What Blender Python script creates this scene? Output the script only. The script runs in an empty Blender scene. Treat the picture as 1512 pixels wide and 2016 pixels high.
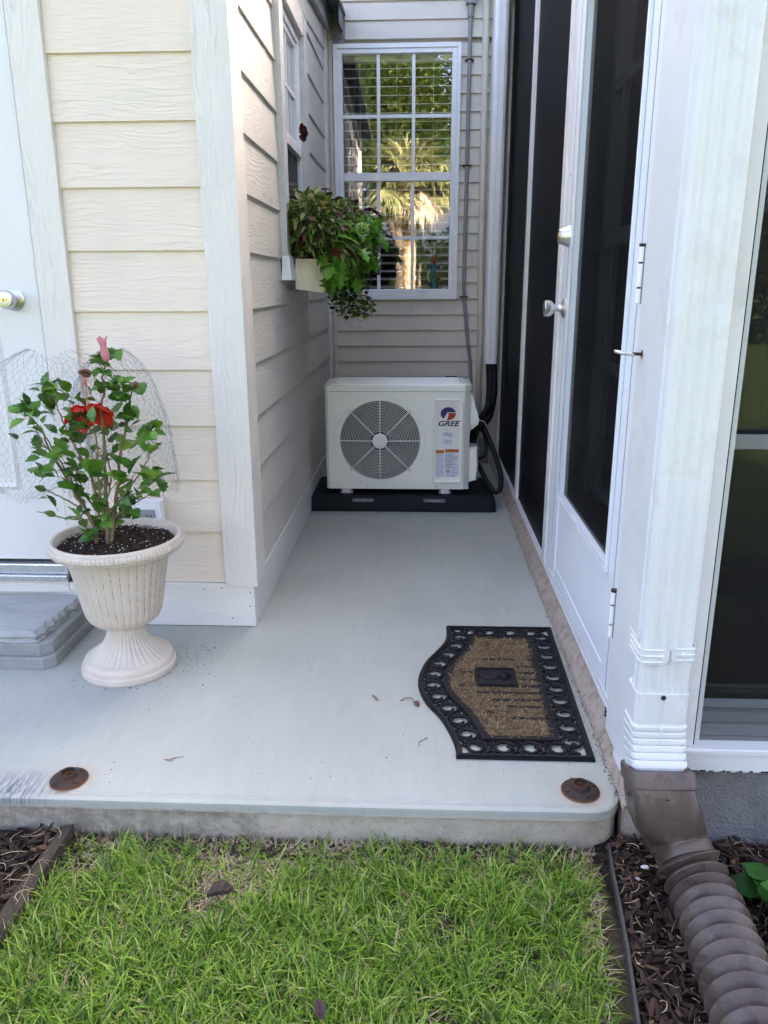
import bpy, bmesh, math, random
import numpy as np
from mathutils import Vector, Matrix, Euler, noise
PI = math.pi
R = math.radians
random.seed(7)
rng = np.random.default_rng(11)
SC = bpy.context.scene
COL = SC.collection

# ------------------------------------------------------------------ camera
cam_d = bpy.data.cameras.new('camera')
cam = bpy.data.objects.new('camera', cam_d)
COL.objects.link(cam)
cam_d.sensor_fit = 'VERTICAL'; cam_d.sensor_height = 36; cam_d.sensor_width = 27
cam_d.lens = 36 * 1545 / 2016
cam_d.clip_start = 0.02; cam_d.clip_end = 500
Yd = Vector((71, -450, 1545)).normalized()
Vd = Vector((24, 5308.3, 1545)).normalized()
Zd = -(Vd - Vd.dot(Yd) * Yd).normalized()
Xd = Yd.cross(Zd)
cam.matrix_world = Matrix(((Xd[0], -Xd[1], -Xd[2], 0), (Yd[0], -Yd[1], -Yd[2], 0), (Zd[0], -Zd[1], -Zd[2], 1.125), (0, 0, 0, 1)))
SC.camera = cam

# ------------------------------------------------------------------ light
SUN_EL, SUN_AZ = 28.0, 24.0          # azimuth measured from +Y towards +X
w = bpy.data.worlds.new('World'); SC.world = w; w.use_nodes = True
nt = w.node_tree; nt.nodes.clear()
sky = nt.nodes.new('ShaderNodeTexSky'); sky.sky_type = 'NISHITA'; sky.sun_disc = False
sky.sun_elevation = R(SUN_EL); sky.sun_rotation = R(SUN_AZ); sky.air_density = .42; sky.dust_density = 8.0; sky.ozone_density = 0.0
bg = nt.nodes.new('ShaderNodeBackground'); bg.inputs['Strength'].default_value = 0.145
wo = nt.nodes.new('ShaderNodeOutputWorld')
nt.links.new(sky.outputs[0], bg.inputs[0]); nt.links.new(bg.outputs[0], wo.inputs[0])
sl = bpy.data.lights.new('sun', 'SUN'); sl.energy = 3.0; sl.angle = R(0.5); sl.color = (1.0, 0.90, 0.76)
so = bpy.data.objects.new('sun', sl); COL.objects.link(so)
sd = Vector((math.sin(R(SUN_AZ)) * math.cos(R(SUN_EL)), math.cos(R(SUN_AZ)) * math.cos(R(SUN_EL)), math.sin(R(SUN_EL))))
so.rotation_euler = (-sd).to_track_quat('-Z', 'Y').to_euler(); so.location = sd * 30
SC.view_settings.view_transform = 'Standard'; SC.view_settings.look = 'None'
SC.view_settings.exposure = 3.82; SC.view_settings.gamma = 1.0; SC.view_settings.use_curve_mapping = False
SC.cycles.max_bounces = 10; SC.cycles.transparent_max_bounces = 24

# ------------------------------------------------------------------ material helpers
class NT:
    def __init__(s, name):
        s.m = bpy.data.materials.new(name); s.m.use_nodes = True
        s.t = s.m.node_tree; s.t.nodes.clear()
        s.out = s.t.nodes.new('ShaderNodeOutputMaterial')
    def n(s, ty, ins=None, **kw):
        nd = s.t.nodes.new(ty)
        for k, v in kw.items(): setattr(nd, k, v)
        for k, v in (ins or {}).items():
            sk = nd.inputs[k]
            if isinstance(v, bpy.types.NodeSocket): s.t.links.new(v, sk)
            else: sk.default_value = v
        return nd
    def math(s, op, a, b=0.0, c=None, clamp=False):
        nd = s.n('ShaderNodeMath', operation=op, use_clamp=clamp)
        for i, v in enumerate((a, b) if c is None else (a, b, c)):
            if isinstance(v, bpy.types.NodeSocket): s.t.links.new(v, nd.inputs[i])
            else: nd.inputs[i].default_value = v
        return nd.outputs[0]
    def mix(s, f, a, b):
        nd = s.n('ShaderNodeMix', data_type='RGBA')
        for sk, v in ((nd.inputs[0], f), (nd.inputs[6], a), (nd.inputs[7], b)):
            if isinstance(v, bpy.types.NodeSocket): s.t.links.new(v, sk)
            else: sk.default_value = v if not isinstance(v, tuple) or len(v) == 4 else (*v, 1)
        return nd.outputs[2]
    def pos(s): return s.n('ShaderNodeNewGeometry').outputs['Position']
    def obj(s): return s.n('ShaderNodeTexCoord').outputs['Object']
    def mapv(s, v, scale=(1, 1, 1), loc=(0, 0, 0)):
        return s.n('ShaderNodeMapping', {'Vector': v, 'Scale': scale, 'Location': loc}).outputs[0]
    def noise(s, v, scale, detail=4, rough=.55, dist=0, W=None):
        nd = s.n('ShaderNodeTexNoise', {'Vector': v, 'Scale': scale, 'Detail': detail, 'Roughness': rough, 'Distortion': dist},
                 noise_dimensions='4D' if W is not None else '3D')
        if W is not None: s.t.links.new(W, nd.inputs['W'])
        return nd.outputs['Fac']
    def ramp(s, f, pts):
        nd = s.n('ShaderNodeValToRGB', {'Fac': f}); e = nd.color_ramp.elements
        while len(e) < len(pts): e.new(.5)
        for el, (p, c) in zip(e, pts):
            el.position = p; el.color = (c, c, c, 1) if not isinstance(c, tuple) else (*c, 1)
        return nd.outputs[0]
    def bump(s, h, dist, strength=1.0, normal=None):
        d = {'Height': h, 'Distance': dist, 'Strength': strength}
        if normal is not None: d['Normal'] = normal
        return s.n('ShaderNodeBump', d).outputs[0]
    def pbsdf(s, col, rough=.5, metal=0, spec=.5, normal=None, alpha=None, sheen=None, trans=None):
        d = {'Base Color': col if not isinstance(col, tuple) else (*col, 1), 'Roughness': rough, 'Metallic': metal, 'Specular IOR Level': spec}
        if normal is not None: d['Normal'] = normal
        nd = s.n('ShaderNodeBsdfPrincipled', d)
        return nd.outputs[0]
    def done(s, sh):
        s.t.links.new(sh, s.out.inputs['Surface']); return s.m

def simple(name, col, rough=.5, metal=0, spec=.5, var=.08, vs=6, bs=None, bd=.0005, dirt=None, dscale=3):
    """plain paint / metal / plastic with mottling, fine bump and optional dirt colour"""
    t = NT(name); p = t.pos()
    f = t.noise(p, vs, 5, .6)
    lo = tuple(c * (1 - var) for c in col); hi = tuple(min(1, c * (1 + var)) for c in col)
    c = t.mix(t.ramp(f, [(.3, 0.), (.7, 1.)]), lo, hi)
    if dirt:
        g = t.ramp(t.noise(p, dscale, 8, .75, .5), [(.52, 0.), (.75, 1.)])
        c = t.mix(g, c, dirt)
    nrm = t.bump(t.noise(p, bs, 4, .6), bd) if bs else None
    rr = t.math('MULTIPLY_ADD', t.noise(p, vs * 3, 3), .2, rough - .1, clamp=True)
    return t.done(t.pbsdf(c, rr, metal, spec, nrm))

def siding_mat(name, col, axis, board=.1785, z0=-.022, emb=1.0):
    """embossed cedar-grain fibre cement; every board has its own grain"""
    t = NT(name); p = t.pos()
    sx = t.n('ShaderNodeSeparateXYZ', {'Vector': p})
    a = sx.outputs['X'] if axis == 'x' else sx.outputs['Y'] if axis == 'y' else sx.outputs['Z']
    c = sx.outputs['Z'] if axis != 'z' else t.math('ADD', sx.outputs['X'], sx.outputs['Y'])
    W = t.math('MULTIPLY', t.math('FLOOR', t.math('DIVIDE', t.math('SUBTRACT', c, z0), board)), 7.31)
    v = t.n('ShaderNodeCombineXYZ', {'X': t.math('MULTIPLY', a, 1.0), 'Y': t.math('MULTIPLY', c, 3.6), 'Z': 0.0}).outputs[0]
    warp = t.noise(v, 1.6, 3, .5, .25, W)
    fine = t.noise(t.n('ShaderNodeCombineXYZ', {'X': t.math('MULTIPLY', a, 5.), 'Y': t.math('MULTIPLY', c, 42.), 'Z': 0.0}).outputs[0], 3.0, 4, .7, .6, W)
    ph = t.math('ADD', t.math('ADD', t.math('MULTIPLY', warp, 17.0), t.math('MULTIPLY', c, 58.0)), t.math('MULTIPLY', fine, 1.5))
    saw = t.math('FRACT', t.math('MULTIPLY', ph, 1.0))
    ridge = t.ramp(saw, [(0., 0.), (.18, 1.), (.5, .55), (1., .0)])
    patch = t.ramp(t.noise(v, 3.1, 3, .6, .2, t.math('ADD', W, 3.3)), [(.40, .0), (.66, 1.)])
    h = t.math('ADD', t.math('MULTIPLY', t.math('MULTIPLY', ridge, patch), .42), t.math('MULTIPLY', fine, 1.6))
    nrm = t.bump(h, .0019 * emb)
    mott = t.noise(p, 5, 4, .6)
    colr = t.mix(t.ramp(mott, [(.3, 0.), (.7, 1.)]), tuple(q * .95 for q in col), col)
    colr = t.mix(t.math('MULTIPLY', t.ramp(h, [(.15, 1.), (.5, 0.)]), .10), colr, tuple(q * .6 for q in col))
    return t.done(t.pbsdf(colr, .55, 0, .35, nrm))

CREAM = (.84, .725, .60)
M = {}
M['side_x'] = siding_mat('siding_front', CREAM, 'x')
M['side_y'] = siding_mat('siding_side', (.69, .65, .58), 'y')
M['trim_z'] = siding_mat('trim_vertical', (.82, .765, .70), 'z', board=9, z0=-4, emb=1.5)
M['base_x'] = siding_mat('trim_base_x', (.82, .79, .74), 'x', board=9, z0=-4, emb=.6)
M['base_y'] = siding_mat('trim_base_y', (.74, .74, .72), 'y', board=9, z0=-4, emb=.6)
M['vinyl'] = simple('tan_vinyl', (.66, .60, .51), .45, var=.04, vs=3, bs=60, bd=.0004, dirt=(.54, .49, .42), dscale=5)
M['white'] = simple('white_vinyl', (.87, .87, .87), .35, var=.03, vs=4, dirt=(.78, .78, .76), dscale=6)
M['alu'] = simple('white_aluminium', (.72, .72, .72), .36, spec=.5, var=.05, vs=4, bs=14, bd=.0008, dirt=(.60, .59, .56), dscale=4)
M['door'] = simple('white_door_paint', (.78, .80, .84), .38, var=.02, vs=3, bs=90, bd=.0001)
M['greytrim'] = simple('weathered_white_wood', (.60, .60, .58), .6, var=.1, vs=14, bs=40, bd=.001, dirt=(.42, .41, .38), dscale=20)
M['darkmetal'] = simple('grey_roof_metal', (.24, .26, .27), .45, metal=.3, var=.2, vs=8)
M['fascia'] = simple('grey_fascia', (.34, .34, .32), .6, var=.12, vs=8, bs=30, bd=.0006)
M['conduit'] = simple('grey_conduit', (.24, .25, .25), .5, var=.08, vs=10)
M['creampipe'] = simple('cream_pipe', (.60, .55, .44), .45, var=.06, vs=10)
M['black'] = simple('black_rubber', (.009, .009, .011), .62, spec=.22, var=.2, vs=30, bs=120, bd=.0004)
M['pad'] = simple('black_plastic_pad', (.008, .010, .015), .6, spec=.22, var=.2, vs=20, bs=300, bd=.0006, dirt=(.016, .018, .024), dscale=8)
M['steel'] = simple('brushed_steel', (.66, .66, .64), .33, metal=1, var=.05, vs=30)
M['brass'] = simple('brass', (.75, .55, .22), .3, metal=1)
M['accream'] = simple('ac_cream_paint', (.89, .89, .83), .24, var=.02, vs=3)
M['acdark'] = simple('dark_inside', (.012, .012, .014), .5)
M['coil'] = simple('coil_fins', (.10, .11, .12), .5, metal=.5)
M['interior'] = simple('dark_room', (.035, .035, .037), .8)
M['wood_floor'] = simple('brown_floor', (.10, .065, .04), .5, var=.35, vs=5)
M['resin'] = None
M['mesh_grey'] = simple('grey_frame', (.58, .61, .62), .5, var=.06, vs=200)
M['blind'] = simple('white_blind', (.84, .85, .84), .5)
M['curtain'] = simple('grey_curtain', (.20, .20, .21), .9, var=.2, vs=5)
M['label_white'] = simple('label_white', (.72, .76, .86), .4, var=.02)
M['label_orange'] = simple('label_orange', (.62, .18, .03), .4, var=.03)
M['ink_blue'] = simple('ink_blue', (.012, .014, .13), .4)
M['ink_red'] = simple('ink_red', (.42, .03, .02), .4)
M['ink_grey'] = simple('ink_grey', (.09, .10, .14), .5)
M['ink_light'] = simple('ink_light', (.30, .32, .38), .5)
M['plate'] = simple('plate_slate', (.13, .145, .18), .5, var=.1, vs=60)
M['green_ink'] = simple('green_ink', (.05, .22, .08), .5)
M['cream_box'] = simple('cream_planter', (.80, .78, .62), .5, var=.05, vs=8, dirt=(.55, .50, .36), dscale=10)
M['stem'] = simple('brown_stem', (.23, .16, .09), .8, var=.3, vs=80, bs=200, bd=.0008)
M['stem_green'] = simple('green_stem', (.10, .16, .04), .6, var=.2, vs=60)
M['perlite'] = simple('white_perlite', (.75, .74, .70), .8)
M['wire'] = simple('galvanised_wire', (.24, .24, .25), .5, metal=.5)
M['iron'] = simple('black_iron', (.02, .02, .022), .4, metal=.4)
M['white_trunk'] = simple('bark', (.14, .10, .07), .9, var=.3, vs=12, bs=25, bd=.01)
M['yellow'] = simple('yellow_glaze', (.60, .50, .12), .25)
M['teal'] = simple('teal_glaze', (.02, .14, .13), .2)
M['redglaze'] = simple('red_glaze', (.35, .02, .02), .2)
M['navy'] = simple('navy_glaze', (.015, .015, .07), .2)
M['ivory'] = simple('ivory', (.62, .56, .38), .4)
M['amber'] = simple('amber_glass', (.7, .28, .03), .2)

def concrete_mat():
    t = NT('painted_concrete'); p = t.pos(); sx = t.n('ShaderNodeSeparateXYZ', {'Vector': p})
    m1 = t.noise(p, 1.6, 5, .6, .4)
    col = t.mix(t.ramp(m1, [(.3, 0.), (.7, 1.)]), (.335, .350, .312), (.415, .425, .380))
    m2 = t.noise(t.mapv(p, (9, 1.4, 3)), 3, 5, .65)
    col = t.mix(t.math('MULTIPLY', t.ramp(m2, [(.42, 0.), (.7, 1.)]), .35), col, (.44, .445, .41))
    # broom lines and fine pores
    br = t.noise(t.mapv(p, (200, 3, 4)), 1, 4, .7)
    po = t.noise(p, 420, 2, .5)
    sp = t.ramp(t.noise(p, 55, 3, .6), [(.68, 0.), (.74, 1.)])
    col = t.mix(t.math('MULTIPLY', sp, .30), col, (.30, .28, .25))
    # faint leaf stains
    st = t.ramp(t.noise(p, 7, 8, .8, .8), [(.56, 0.), (.76, 1.)])
    col = t.mix(t.math('MULTIPLY', st, .45), col, (.35, .33, .28))
    sw = t.ramp(t.noise(t.mapv(p, (40, 2.2, 1)), 1.3, 6, .8, .3), [(.50, 0.), (.66, 1.)])
    col = t.mix(t.math('MULTIPLY', sw, .14), col, (.30, .29, .27))
    bl = t.ramp(t.noise(p, 1.1, 3, .6, .8), [(.45, 0.), (.75, 1.)])
    col = t.mix(t.math('MULTIPLY', bl, .22), col, (.29, .295, .27))
    sf = t.noise(t.mapv(p, (6, 60, 1)), 2.2, 5, .75, 1.2)
    col = t.mix(t.math('MULTIPLY', t.math('MULTIPLY', t.ramp(sf, [(.60, 0.), (.66, 1.)]), t.ramp(t.noise(p, 2.3, 3), [(.45, 0.), (.6, 1.)])), .22), col, (.24, .235, .215))
    # dark bluish scuff at the front left edge
    d = t.n('ShaderNodeVectorMath', {0: t.mapv(p, (1, 1.5, 1)), 1: (-.935, 1.535 * 1.5, 0)}, operation='DISTANCE').outputs['Value']
    sc = t.math('MULTIPLY', t.ramp(d, [(.02, 1.), (.13, 0.)]), t.ramp(t.noise(t.mapv(p, (150, 14, 1)), 1, 4, .75), [(.42, 0.), (.56, 1.)]))
    col = t.mix(t.math('MULTIPLY', sc, .85), col, (.07, .08, .14))
    # rust haloes round the two flanges
    for fx, fy in ((-.815, 1.575), (.380, 1.570)):
        d = t.n('ShaderNodeVectorMath', {0: p, 1: (fx, fy, 0)}, operation='DISTANCE').outputs['Value']
        d = t.math('ADD', d, t.math('MULTIPLY', t.noise(p, 30, 4, .7), .03))
        col = t.mix(t.math('MULTIPLY', t.ramp(d, [(.055, .7), (.085, 0.)]), .6), col, (.46, .33, .24))
    # bare, weathered front face below the painted lip
    low = t.ramp(t.math('MULTIPLY_ADD', t.noise(p, 18, 4, .7), .02, t.math('MULTIPLY', sx.outputs['Z'], -1.0)), [(.027, 0.), (.036, 1.)])
    face = t.mix(t.ramp(t.noise(p, 12, 6, .7), [(.35, 0.), (.65, 1.)]), (.38, .335, .26), (.52, .47, .385))
    pit = t.ramp(t.noise(t.mapv(p, (1, 1, 1.6)), 130, 2, .5), [(.64, 0.), (.70, 1.)])
    face = t.mix(t.math('MULTIPLY', pit, .6), face, (.13, .115, .09))
    left = t.math('MULTIPLY', t.ramp(t.math('ADD', t.math('MULTIPLY', sx.outputs['X'], -1.), t.noise(p, 9, 5, .7)), [(.9, 0.), (1.35, 1.)]), t.ramp(t.noise(p, 40, 5, .8), [(.35, 0.), (.6, 1.)]))
    face = t.mix(t.math('MULTIPLY', left, .6), face, (.13, .12, .10))
    alg = t.ramp(t.math('ADD', t.math('MULTIPLY', sx.outputs['Z'], -1.0), t.math('MULTIPLY', t.noise(p, 35, 5, .8), .06)), [(.118, 0.), (.132, 1.)])
    face = t.mix(t.math('MULTIPLY', alg, .85), face, (.05, .048, .035))
    col = t.mix(low, col, face)
    h = t.math('ADD', t.math('MULTIPLY', br, .5), t.math('MULTIPLY', po, .5))
    col = t.mix(t.math('MULTIPLY', t.ramp(br, [(.50, 0.), (.72, 1.)]), .20), col, (.30, .29, .26))
    nrm = t.bump(h, .0014)
    nrm = t.bump(t.math('MULTIPLY', low, t.noise(p, 90, 5, .8)), .003, 1, nrm)
    return t.done(t.pbsdf(col, .62, 0, .35, nrm))
M['concrete'] = concrete_mat()

def mottled(name, cols, scale, bs, bd, rough=.85, stretch=(1, 1, 1)):
    t = NT(name); p = t.mapv(t.pos(), stretch)
    f = t.noise(p, scale, 8, .7, .3)
    k = len(cols) - 1
    c = t.ramp(f, [(.3 + .4 * i / k, cols[i]) for i in range(k + 1)])
    b = t.math('ADD', t.noise(p, bs, 6, .75), t.math('MULTIPLY', t.noise(p, bs * 4, 3), .4))
    return t.done(t.pbsdf(c, rough, 0, .3, t.bump(b, bd)))
M['mortar'] = mottled('tan_mortar', [(.22, .17, .13), (.38, .31, .245), (.47, .40, .335), (.33, .275, .225)], 24, 45, .010)
M['stucco'] = mottled('grey_stucco', [(.17, .17, .16), (.25, .25, .245), (.33, .33, .32)], 6, 45, .012)
M['paver'] = mottled('grey_paver', [(.23, .24, .235), (.30, .31, .30), (.35, .355, .34)], 9, 90, .0015)
M['slate'] = mottled('blue_slate', [(.30, .315, .31), (.38, .39, .38), (.43, .435, .42)], 5, 12, .004, stretch=(1, 2.2, 4))
M['soil'] = mottled('dark_soil', [(.020, .012, .008), (.060, .036, .023), (.12, .07, .042)], 60, 90, .012)
M['mulch_bed'] = mottled('mulch_ground', [(.006, .004, .003), (.020, .012, .008), (.05, .03, .02)], 40, 60, .012)
M['wood_edge'] = mottled('weathered_edging', [(.022, .017, .015), (.055, .040, .032), (.09, .07, .056)], 12, 30, .003, stretch=(6, 1, 6))
M['coir'] = mottled('coir', [(.06, .038, .02), (.16, .10, .055), (.26, .18, .095)], 26, 90, .008, stretch=(1, 2, 1))
M['rust'] = mottled('rusted_iron', [(.022, .017, .016), (.040, .027, .022), (.085, .038, .022)], 40, 70, .0015, .7)
M['rust_edge'] = mottled('orange_rust', [(.10, .04, .02), (.25, .10, .04), (.34, .17, .07)], 60, 90, .001, .9)
M['tree_bark'] = mottled('tree_bark', [(.06, .04, .03), (.15, .11, .08), (.22, .17, .12)], 5, 12, .02)
M['palm_boot'] = mottled('palm_boots', [(.20, .12, .07), (.42, .28, .17), (.55, .42, .28)], 9, 20, .01)

def ground_mat():
    t = NT('lawn_ground'); p = t.pos()
    near = t.mix(t.ramp(t.noise(p, 25, 6, .75), [(.35, 0.), (.65, 1.)]), (.050, .038, .024), (.16, .13, .085))
    far = t.ramp(t.noise(p, 3, 8, .75), [(.3, (.045, .075, .015)), (.55, (.085, .13, .03)), (.75, (.16, .17, .06))])
    sx = t.n('ShaderNodeSeparateXYZ', {'Vector': p})
    c = t.mix(t.ramp(sx.outputs['Y'], [(0., 1.), (.45, 0.)]), near, far)
    return t.done(t.pbsdf(c, .9, 0, .2, t.bump(t.noise(p, 50, 6, .8), .02)))
M['ground'] = ground_mat()

def resin_mat():
    t = NT('antiqued_resin'); p = t.obj(); sx = t.n('ShaderNodeSeparateXYZ', {'Vector': p})
    ang = t.math('ARCTAN2', sx.outputs['Y'], sx.outputs['X'])
    fr = t.math('FRACT', t.math('MULTIPLY', t.math('ADD', ang, PI), 36 / (2 * PI)))
    g = t.math('LESS_THAN', fr, .12)
    dash = t.ramp(t.noise(t.n('ShaderNodeCombineXYZ', {'X': t.math('MULTIPLY', ang, 14), 'Y': 0.0, 'Z': t.math('MULTIPLY', sx.outputs['Z'], 60)}).outputs[0], 1.0, 4, .8), [(.42, 0.), (.62, 1.)])
    body = t.math('MULTIPLY', t.math('GREATER_THAN', sx.outputs['Z'], .165), t.math('LESS_THAN', sx.outputs['Z'], .375))
    f = t.math('MULTIPLY', t.math('MULTIPLY', g, dash), t.math('MULTIPLY', body, 1.0))
    fr2 = t.math('FRACT', t.math('MULTIPLY', t.math('ADD', ang, PI), 100 / (2 * PI)))
    rim = t.math('MULTIPLY', t.math('GREATER_THAN', sx.outputs['Z'], .383), t.math('LESS_THAN', sx.outputs['Z'], .412))
    rad = t.math('SQRT', t.math('ADD', t.math('MULTIPLY', sx.outputs['X'], sx.outputs['X']), t.math('MULTIPLY', sx.outputs['Y'], sx.outputs['Y'])))
    rim = t.math('MULTIPLY', rim, t.math('GREATER_THAN', rad, .176))
    f2 = t.math('MULTIPLY', t.math('MULTIPLY', t.math('LESS_THAN', fr2, .22), rim), t.math('MULTIPLY', dash, .6))
    base = t.mix(t.ramp(t.noise(p, 12, 6, .7), [(.3, 0.), (.7, 1.)]), (.57, .49, .40), (.66, .58, .485))
    c = t.mix(t.math('ADD', f, f2, clamp=True), base, (.27, .14, .06))
    return t.done(t.pbsdf(c, .5, 0, .4, t.bump(t.noise(p, 40, 4), .0006)))
M['resin'] = resin_mat()

def pvc_brown():
    t = NT('brown_plastic'); p = t.pos()
    c = t.mix(t.ramp(t.noise(p, 9, 6, .7), [(.4, 0.), (.6, 1.)]), (.080, .056, .045), (.118, .086, .070))
    wet = t.ramp(t.noise(p, 16, 5, .5, .6), [(.50, 0.), (.515, 1.)])
    c = t.mix(t.math('MULTIPLY', wet, .5), c, (.050, .034, .031))
    dust = t.ramp(t.noise(p, 45, 8, .85), [(.55, 0.), (.8, 1.)])
    c = t.mix(t.math('MULTIPLY', dust, .35), c, (.22, .19, .17))
    r = t.math('MULTIPLY_ADD', wet, -.2, .5)
    return t.done(t.pbsdf(c, r, 0, .5, t.bump(t.noise(p, 120, 4), .0006)))
M['pvc'] = pvc_brown()

def glass_mat(name, tint=(1, 1, 1), refl=1.0, wav=.0, base=.03):
    t = NT(name)
    fr = t.n('ShaderNodeFresnel', {'IOR': 1.5}).outputs[0]
    f = t.math('ADD', t.math('MULTIPLY', fr, 2.0 * refl), base, clamp=True)
    nrm = t.bump(t.noise(t.pos(), 2.2, 2), wav) if wav else None
    tr = t.n('ShaderNodeBsdfTransparent', {'Color': (*tint, 1)})
    gd = {'Color': (1, 1, 1, 1), 'Roughness': 0.0}
    if nrm is not None: gd['Normal'] = nrm
    gl = t.n('ShaderNodeBsdfGlossy', gd)
    mx = t.n('ShaderNodeMixShader', {0: f, 1: tr.outputs[0], 2: gl.outputs[0]})
    return t.done(mx.outputs[0])
M['glass'] = glass_mat('window_glass', (.95, .96, .96), 2.2, .0006, .03)
M['glass_dark'] = glass_mat('door_glass', (.30, .29, .27), 1.2, 0)
M['glass_shed'] = glass_mat('shed_glass', (.45, .46, .5), .9, 0)

def screen_mat(name, col, keep, rough=.5):
    t = NT(name); p = t.pos()
    sx = t.n('ShaderNodeSeparateXYZ', {'Vector': p})
    tr = t.n('ShaderNodeBsdfTransparent')
    moire = t.noise(t.mapv(p, (2, 2, 240)), 1, 2)
    d = t.pbsdf(t.mix(moire, tuple(c * .8 for c in col), tuple(c * 1.2 for c in col)), rough, 0, .06)
    mx = t.n('ShaderNodeMixShader', {0: keep, 1: tr.outputs[0], 2: d})
    return t.done(mx.outputs[0])
M['screen'] = screen_mat('black_screen', (.003, .0035, .006), .86)
M['screen_thin'] = screen_mat('black_door_screen', (.004, .0045, .006), .66)
M['screen_door'] = screen_mat('grey_screen', (.022, .022, .021), .55)

def leaf_mat(name, ramp_pts, rough=.45, trans=.35, var_noise=True, spec=.4, vein=None):
    t = NT(name)
    rnd = t.n('ShaderNodeNewGeometry').outputs['Random Per Island']
    c = t.ramp(rnd, ramp_pts)
    if var_noise:
        n1 = t.noise(t.pos(), 60, 3)
        c = t.mix(t.math('MULTIPLY', n1, .5), c, (.0, .0, .0)) if False else t.mix(t.math('MULTIPLY', t.ramp(n1, [(.4, 0.), (.7, 1.)]), .25), c, tuple(min(1, q * 1.7) for q in ramp_pts[-1][1]))
    p = t.pbsdf(c, rough, 0, spec)
    tl = t.n('ShaderNodeBsdfTranslucent', {'Color': c})
    mx = t.n('ShaderNodeMixShader', {0: trans, 1: p, 2: tl.outputs[0]})
    return t.done(mx.outputs[0])
M['grass'] = leaf_mat('grass_blades', [(0, (.03, .07, .008)), (.22, (.085, .19, .015)), (.5, (.18, .33, .026)), (.78, (.30, .45, .05)), (.90, (.44, .56, .12)), (.94, (.46, .40, .22)), (1, (.34, .25, .14))], .45, .4, False)
M['straw'] = leaf_mat('dry_straw', [(0, (.25, .17, .09)), (.4, (.50, .39, .23)), (1, (.72, .61, .42))], .8, .15, False)
M['chips'] = leaf_mat('mulch_chips', [(0, (.010, .006, .005)), (.5, (.030, .017, .012)), (.85, (.065, .038, .026)), (.97, (.11, .06, .035)), (1, (.22, .11, .05))], .8, 0, False, .3)
M['hib_leaf'] = leaf_mat('hibiscus_leaf', [(0, (.022, .065, .014)), (.3, (.035, .11, .016)), (.6, (.065, .18, .02)), (.85, (.11, .25, .028)), (1, (.19, .33, .045))], .3, .3, True, .5)
M['coleus'] = leaf_mat('coleus_leaf', [(0, (.022, .08, .014)), (.35, (.05, .15, .02)), (.64, (.10, .24, .03)), (.76, (.22, .34, .07)), (.83, (.42, .44, .17)), (.90, (.08, .025, .045)), (.97, (.03, .014, .022)), (1, (.22, .04, .04))], .5, .3, True)
M['vine_leaf'] = leaf_mat('vine_leaf', [(0, (.07, .20, .018)), (.5, (.11, .29, .025)), (1, (.18, .40, .045))], .4, .4, True)
M['purple_leaf'] = leaf_mat('purple_leaf', [(0, (.02, .008, .014)), (1, (.07, .015, .035))], .5, .2, True)
M['creeper'] = leaf_mat('creeper_leaf', [(0, (.02, .05, .01)), (.5, (.05, .10, .015)), (1, (.25, .34, .05))], .5, .3, False)
M['fan_red'] = leaf_mat('maroon_leaf', [(0, (.025, .006, .010)), (1, (.06, .010, .012))], .4, .3, True)
M['shrub_leaf'] = leaf_mat('shrub_leaf', [(0, (.02, .08, .018)), (1, (.06, .17, .03))], .3, .3, True)
M['tree_leaf'] = leaf_mat('tree_leaf', [(0, (.02, .045, .010)), (.5, (.05, .085, .018)), (1, (.13, .15, .035))], .5, .45, False)
M['dark_leaf'] = leaf_mat('dark_tree_leaf', [(0, (.008, .018, .006)), (1, (.03, .05, .012))], .6, .2, False)
M['golden_leaf'] = leaf_mat('golden_leaf', [(0, (.14, .12, .03)), (.5, (.28, .22, .06)), (1, (.45, .33, .12))], .6, .4, False)
M['palm_leaf'] = leaf_mat('palm_leaf', [(0, (.10, .13, .05)), (.4, (.22, .24, .10)), (1, (.40, .36, .18))], .5, .4, False)
M['palm_dead'] = leaf_mat('palm_dead', [(0, (.30, .24, .17)), (1, (.58, .48, .36))], .7, .3, False)
M['petal'] = leaf_mat('red_petal', [(0, (.70, .022, .02)), (1, (.80, .06, .035))], .5, .3, False)
M['petal_orange'] = leaf_mat('orange_petal', [(0, (.70, .16, .05)), (1, (.75, .22, .07))], .5, .3, False)
M['pink'] = leaf_mat('pink_petal', [(0, (.72, .22, .28)), (1, (.85, .42, .46))], .5, .35, False)
M['dried'] = leaf_mat('dried_flower', [(0, (.13, .06, .045)), (1, (.22, .11, .07))], .8, .2, False)

# ------------------------------------------------------------------ object helpers
def tag(o, label=None, cat=None, group=None, kind=None):
    if label: o['label'] = label
    if cat: o['category'] = cat
    if group: o['group'] = group
    if kind: o['kind'] = kind
    return o
def thing(name, loc, label, cat, group=None):
    o = bpy.data.objects.new(name, None); COL.objects.link(o)
    o.location = loc; o.empty_display_size = .05
    return tag(o, label, cat, group)
def origin(o):
    v = Vector((0, 0, 0))
    while o: v += Vector(o.location); o = o.parent
    return v
def link(name, me, mat, parent=None, label=None, smooth=False):
    if parent is not None: me.transform(Matrix.Translation(-origin(parent)))
    for m_ in (mat if isinstance(mat, (list, tuple)) else [mat]): me.materials.append(m_)
    if smooth:
        me.polygons.foreach_set('use_smooth', [True] * len(me.polygons))
        if smooth != 'all':
            try: me.set_sharp_from_angle(angle=R(38))
            except Exception: pass
    o = bpy.data.objects.new(name, me); COL.objects.link(o)
    if parent is not None: o.parent = parent
    if label: o['label'] = label
    return o
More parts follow.
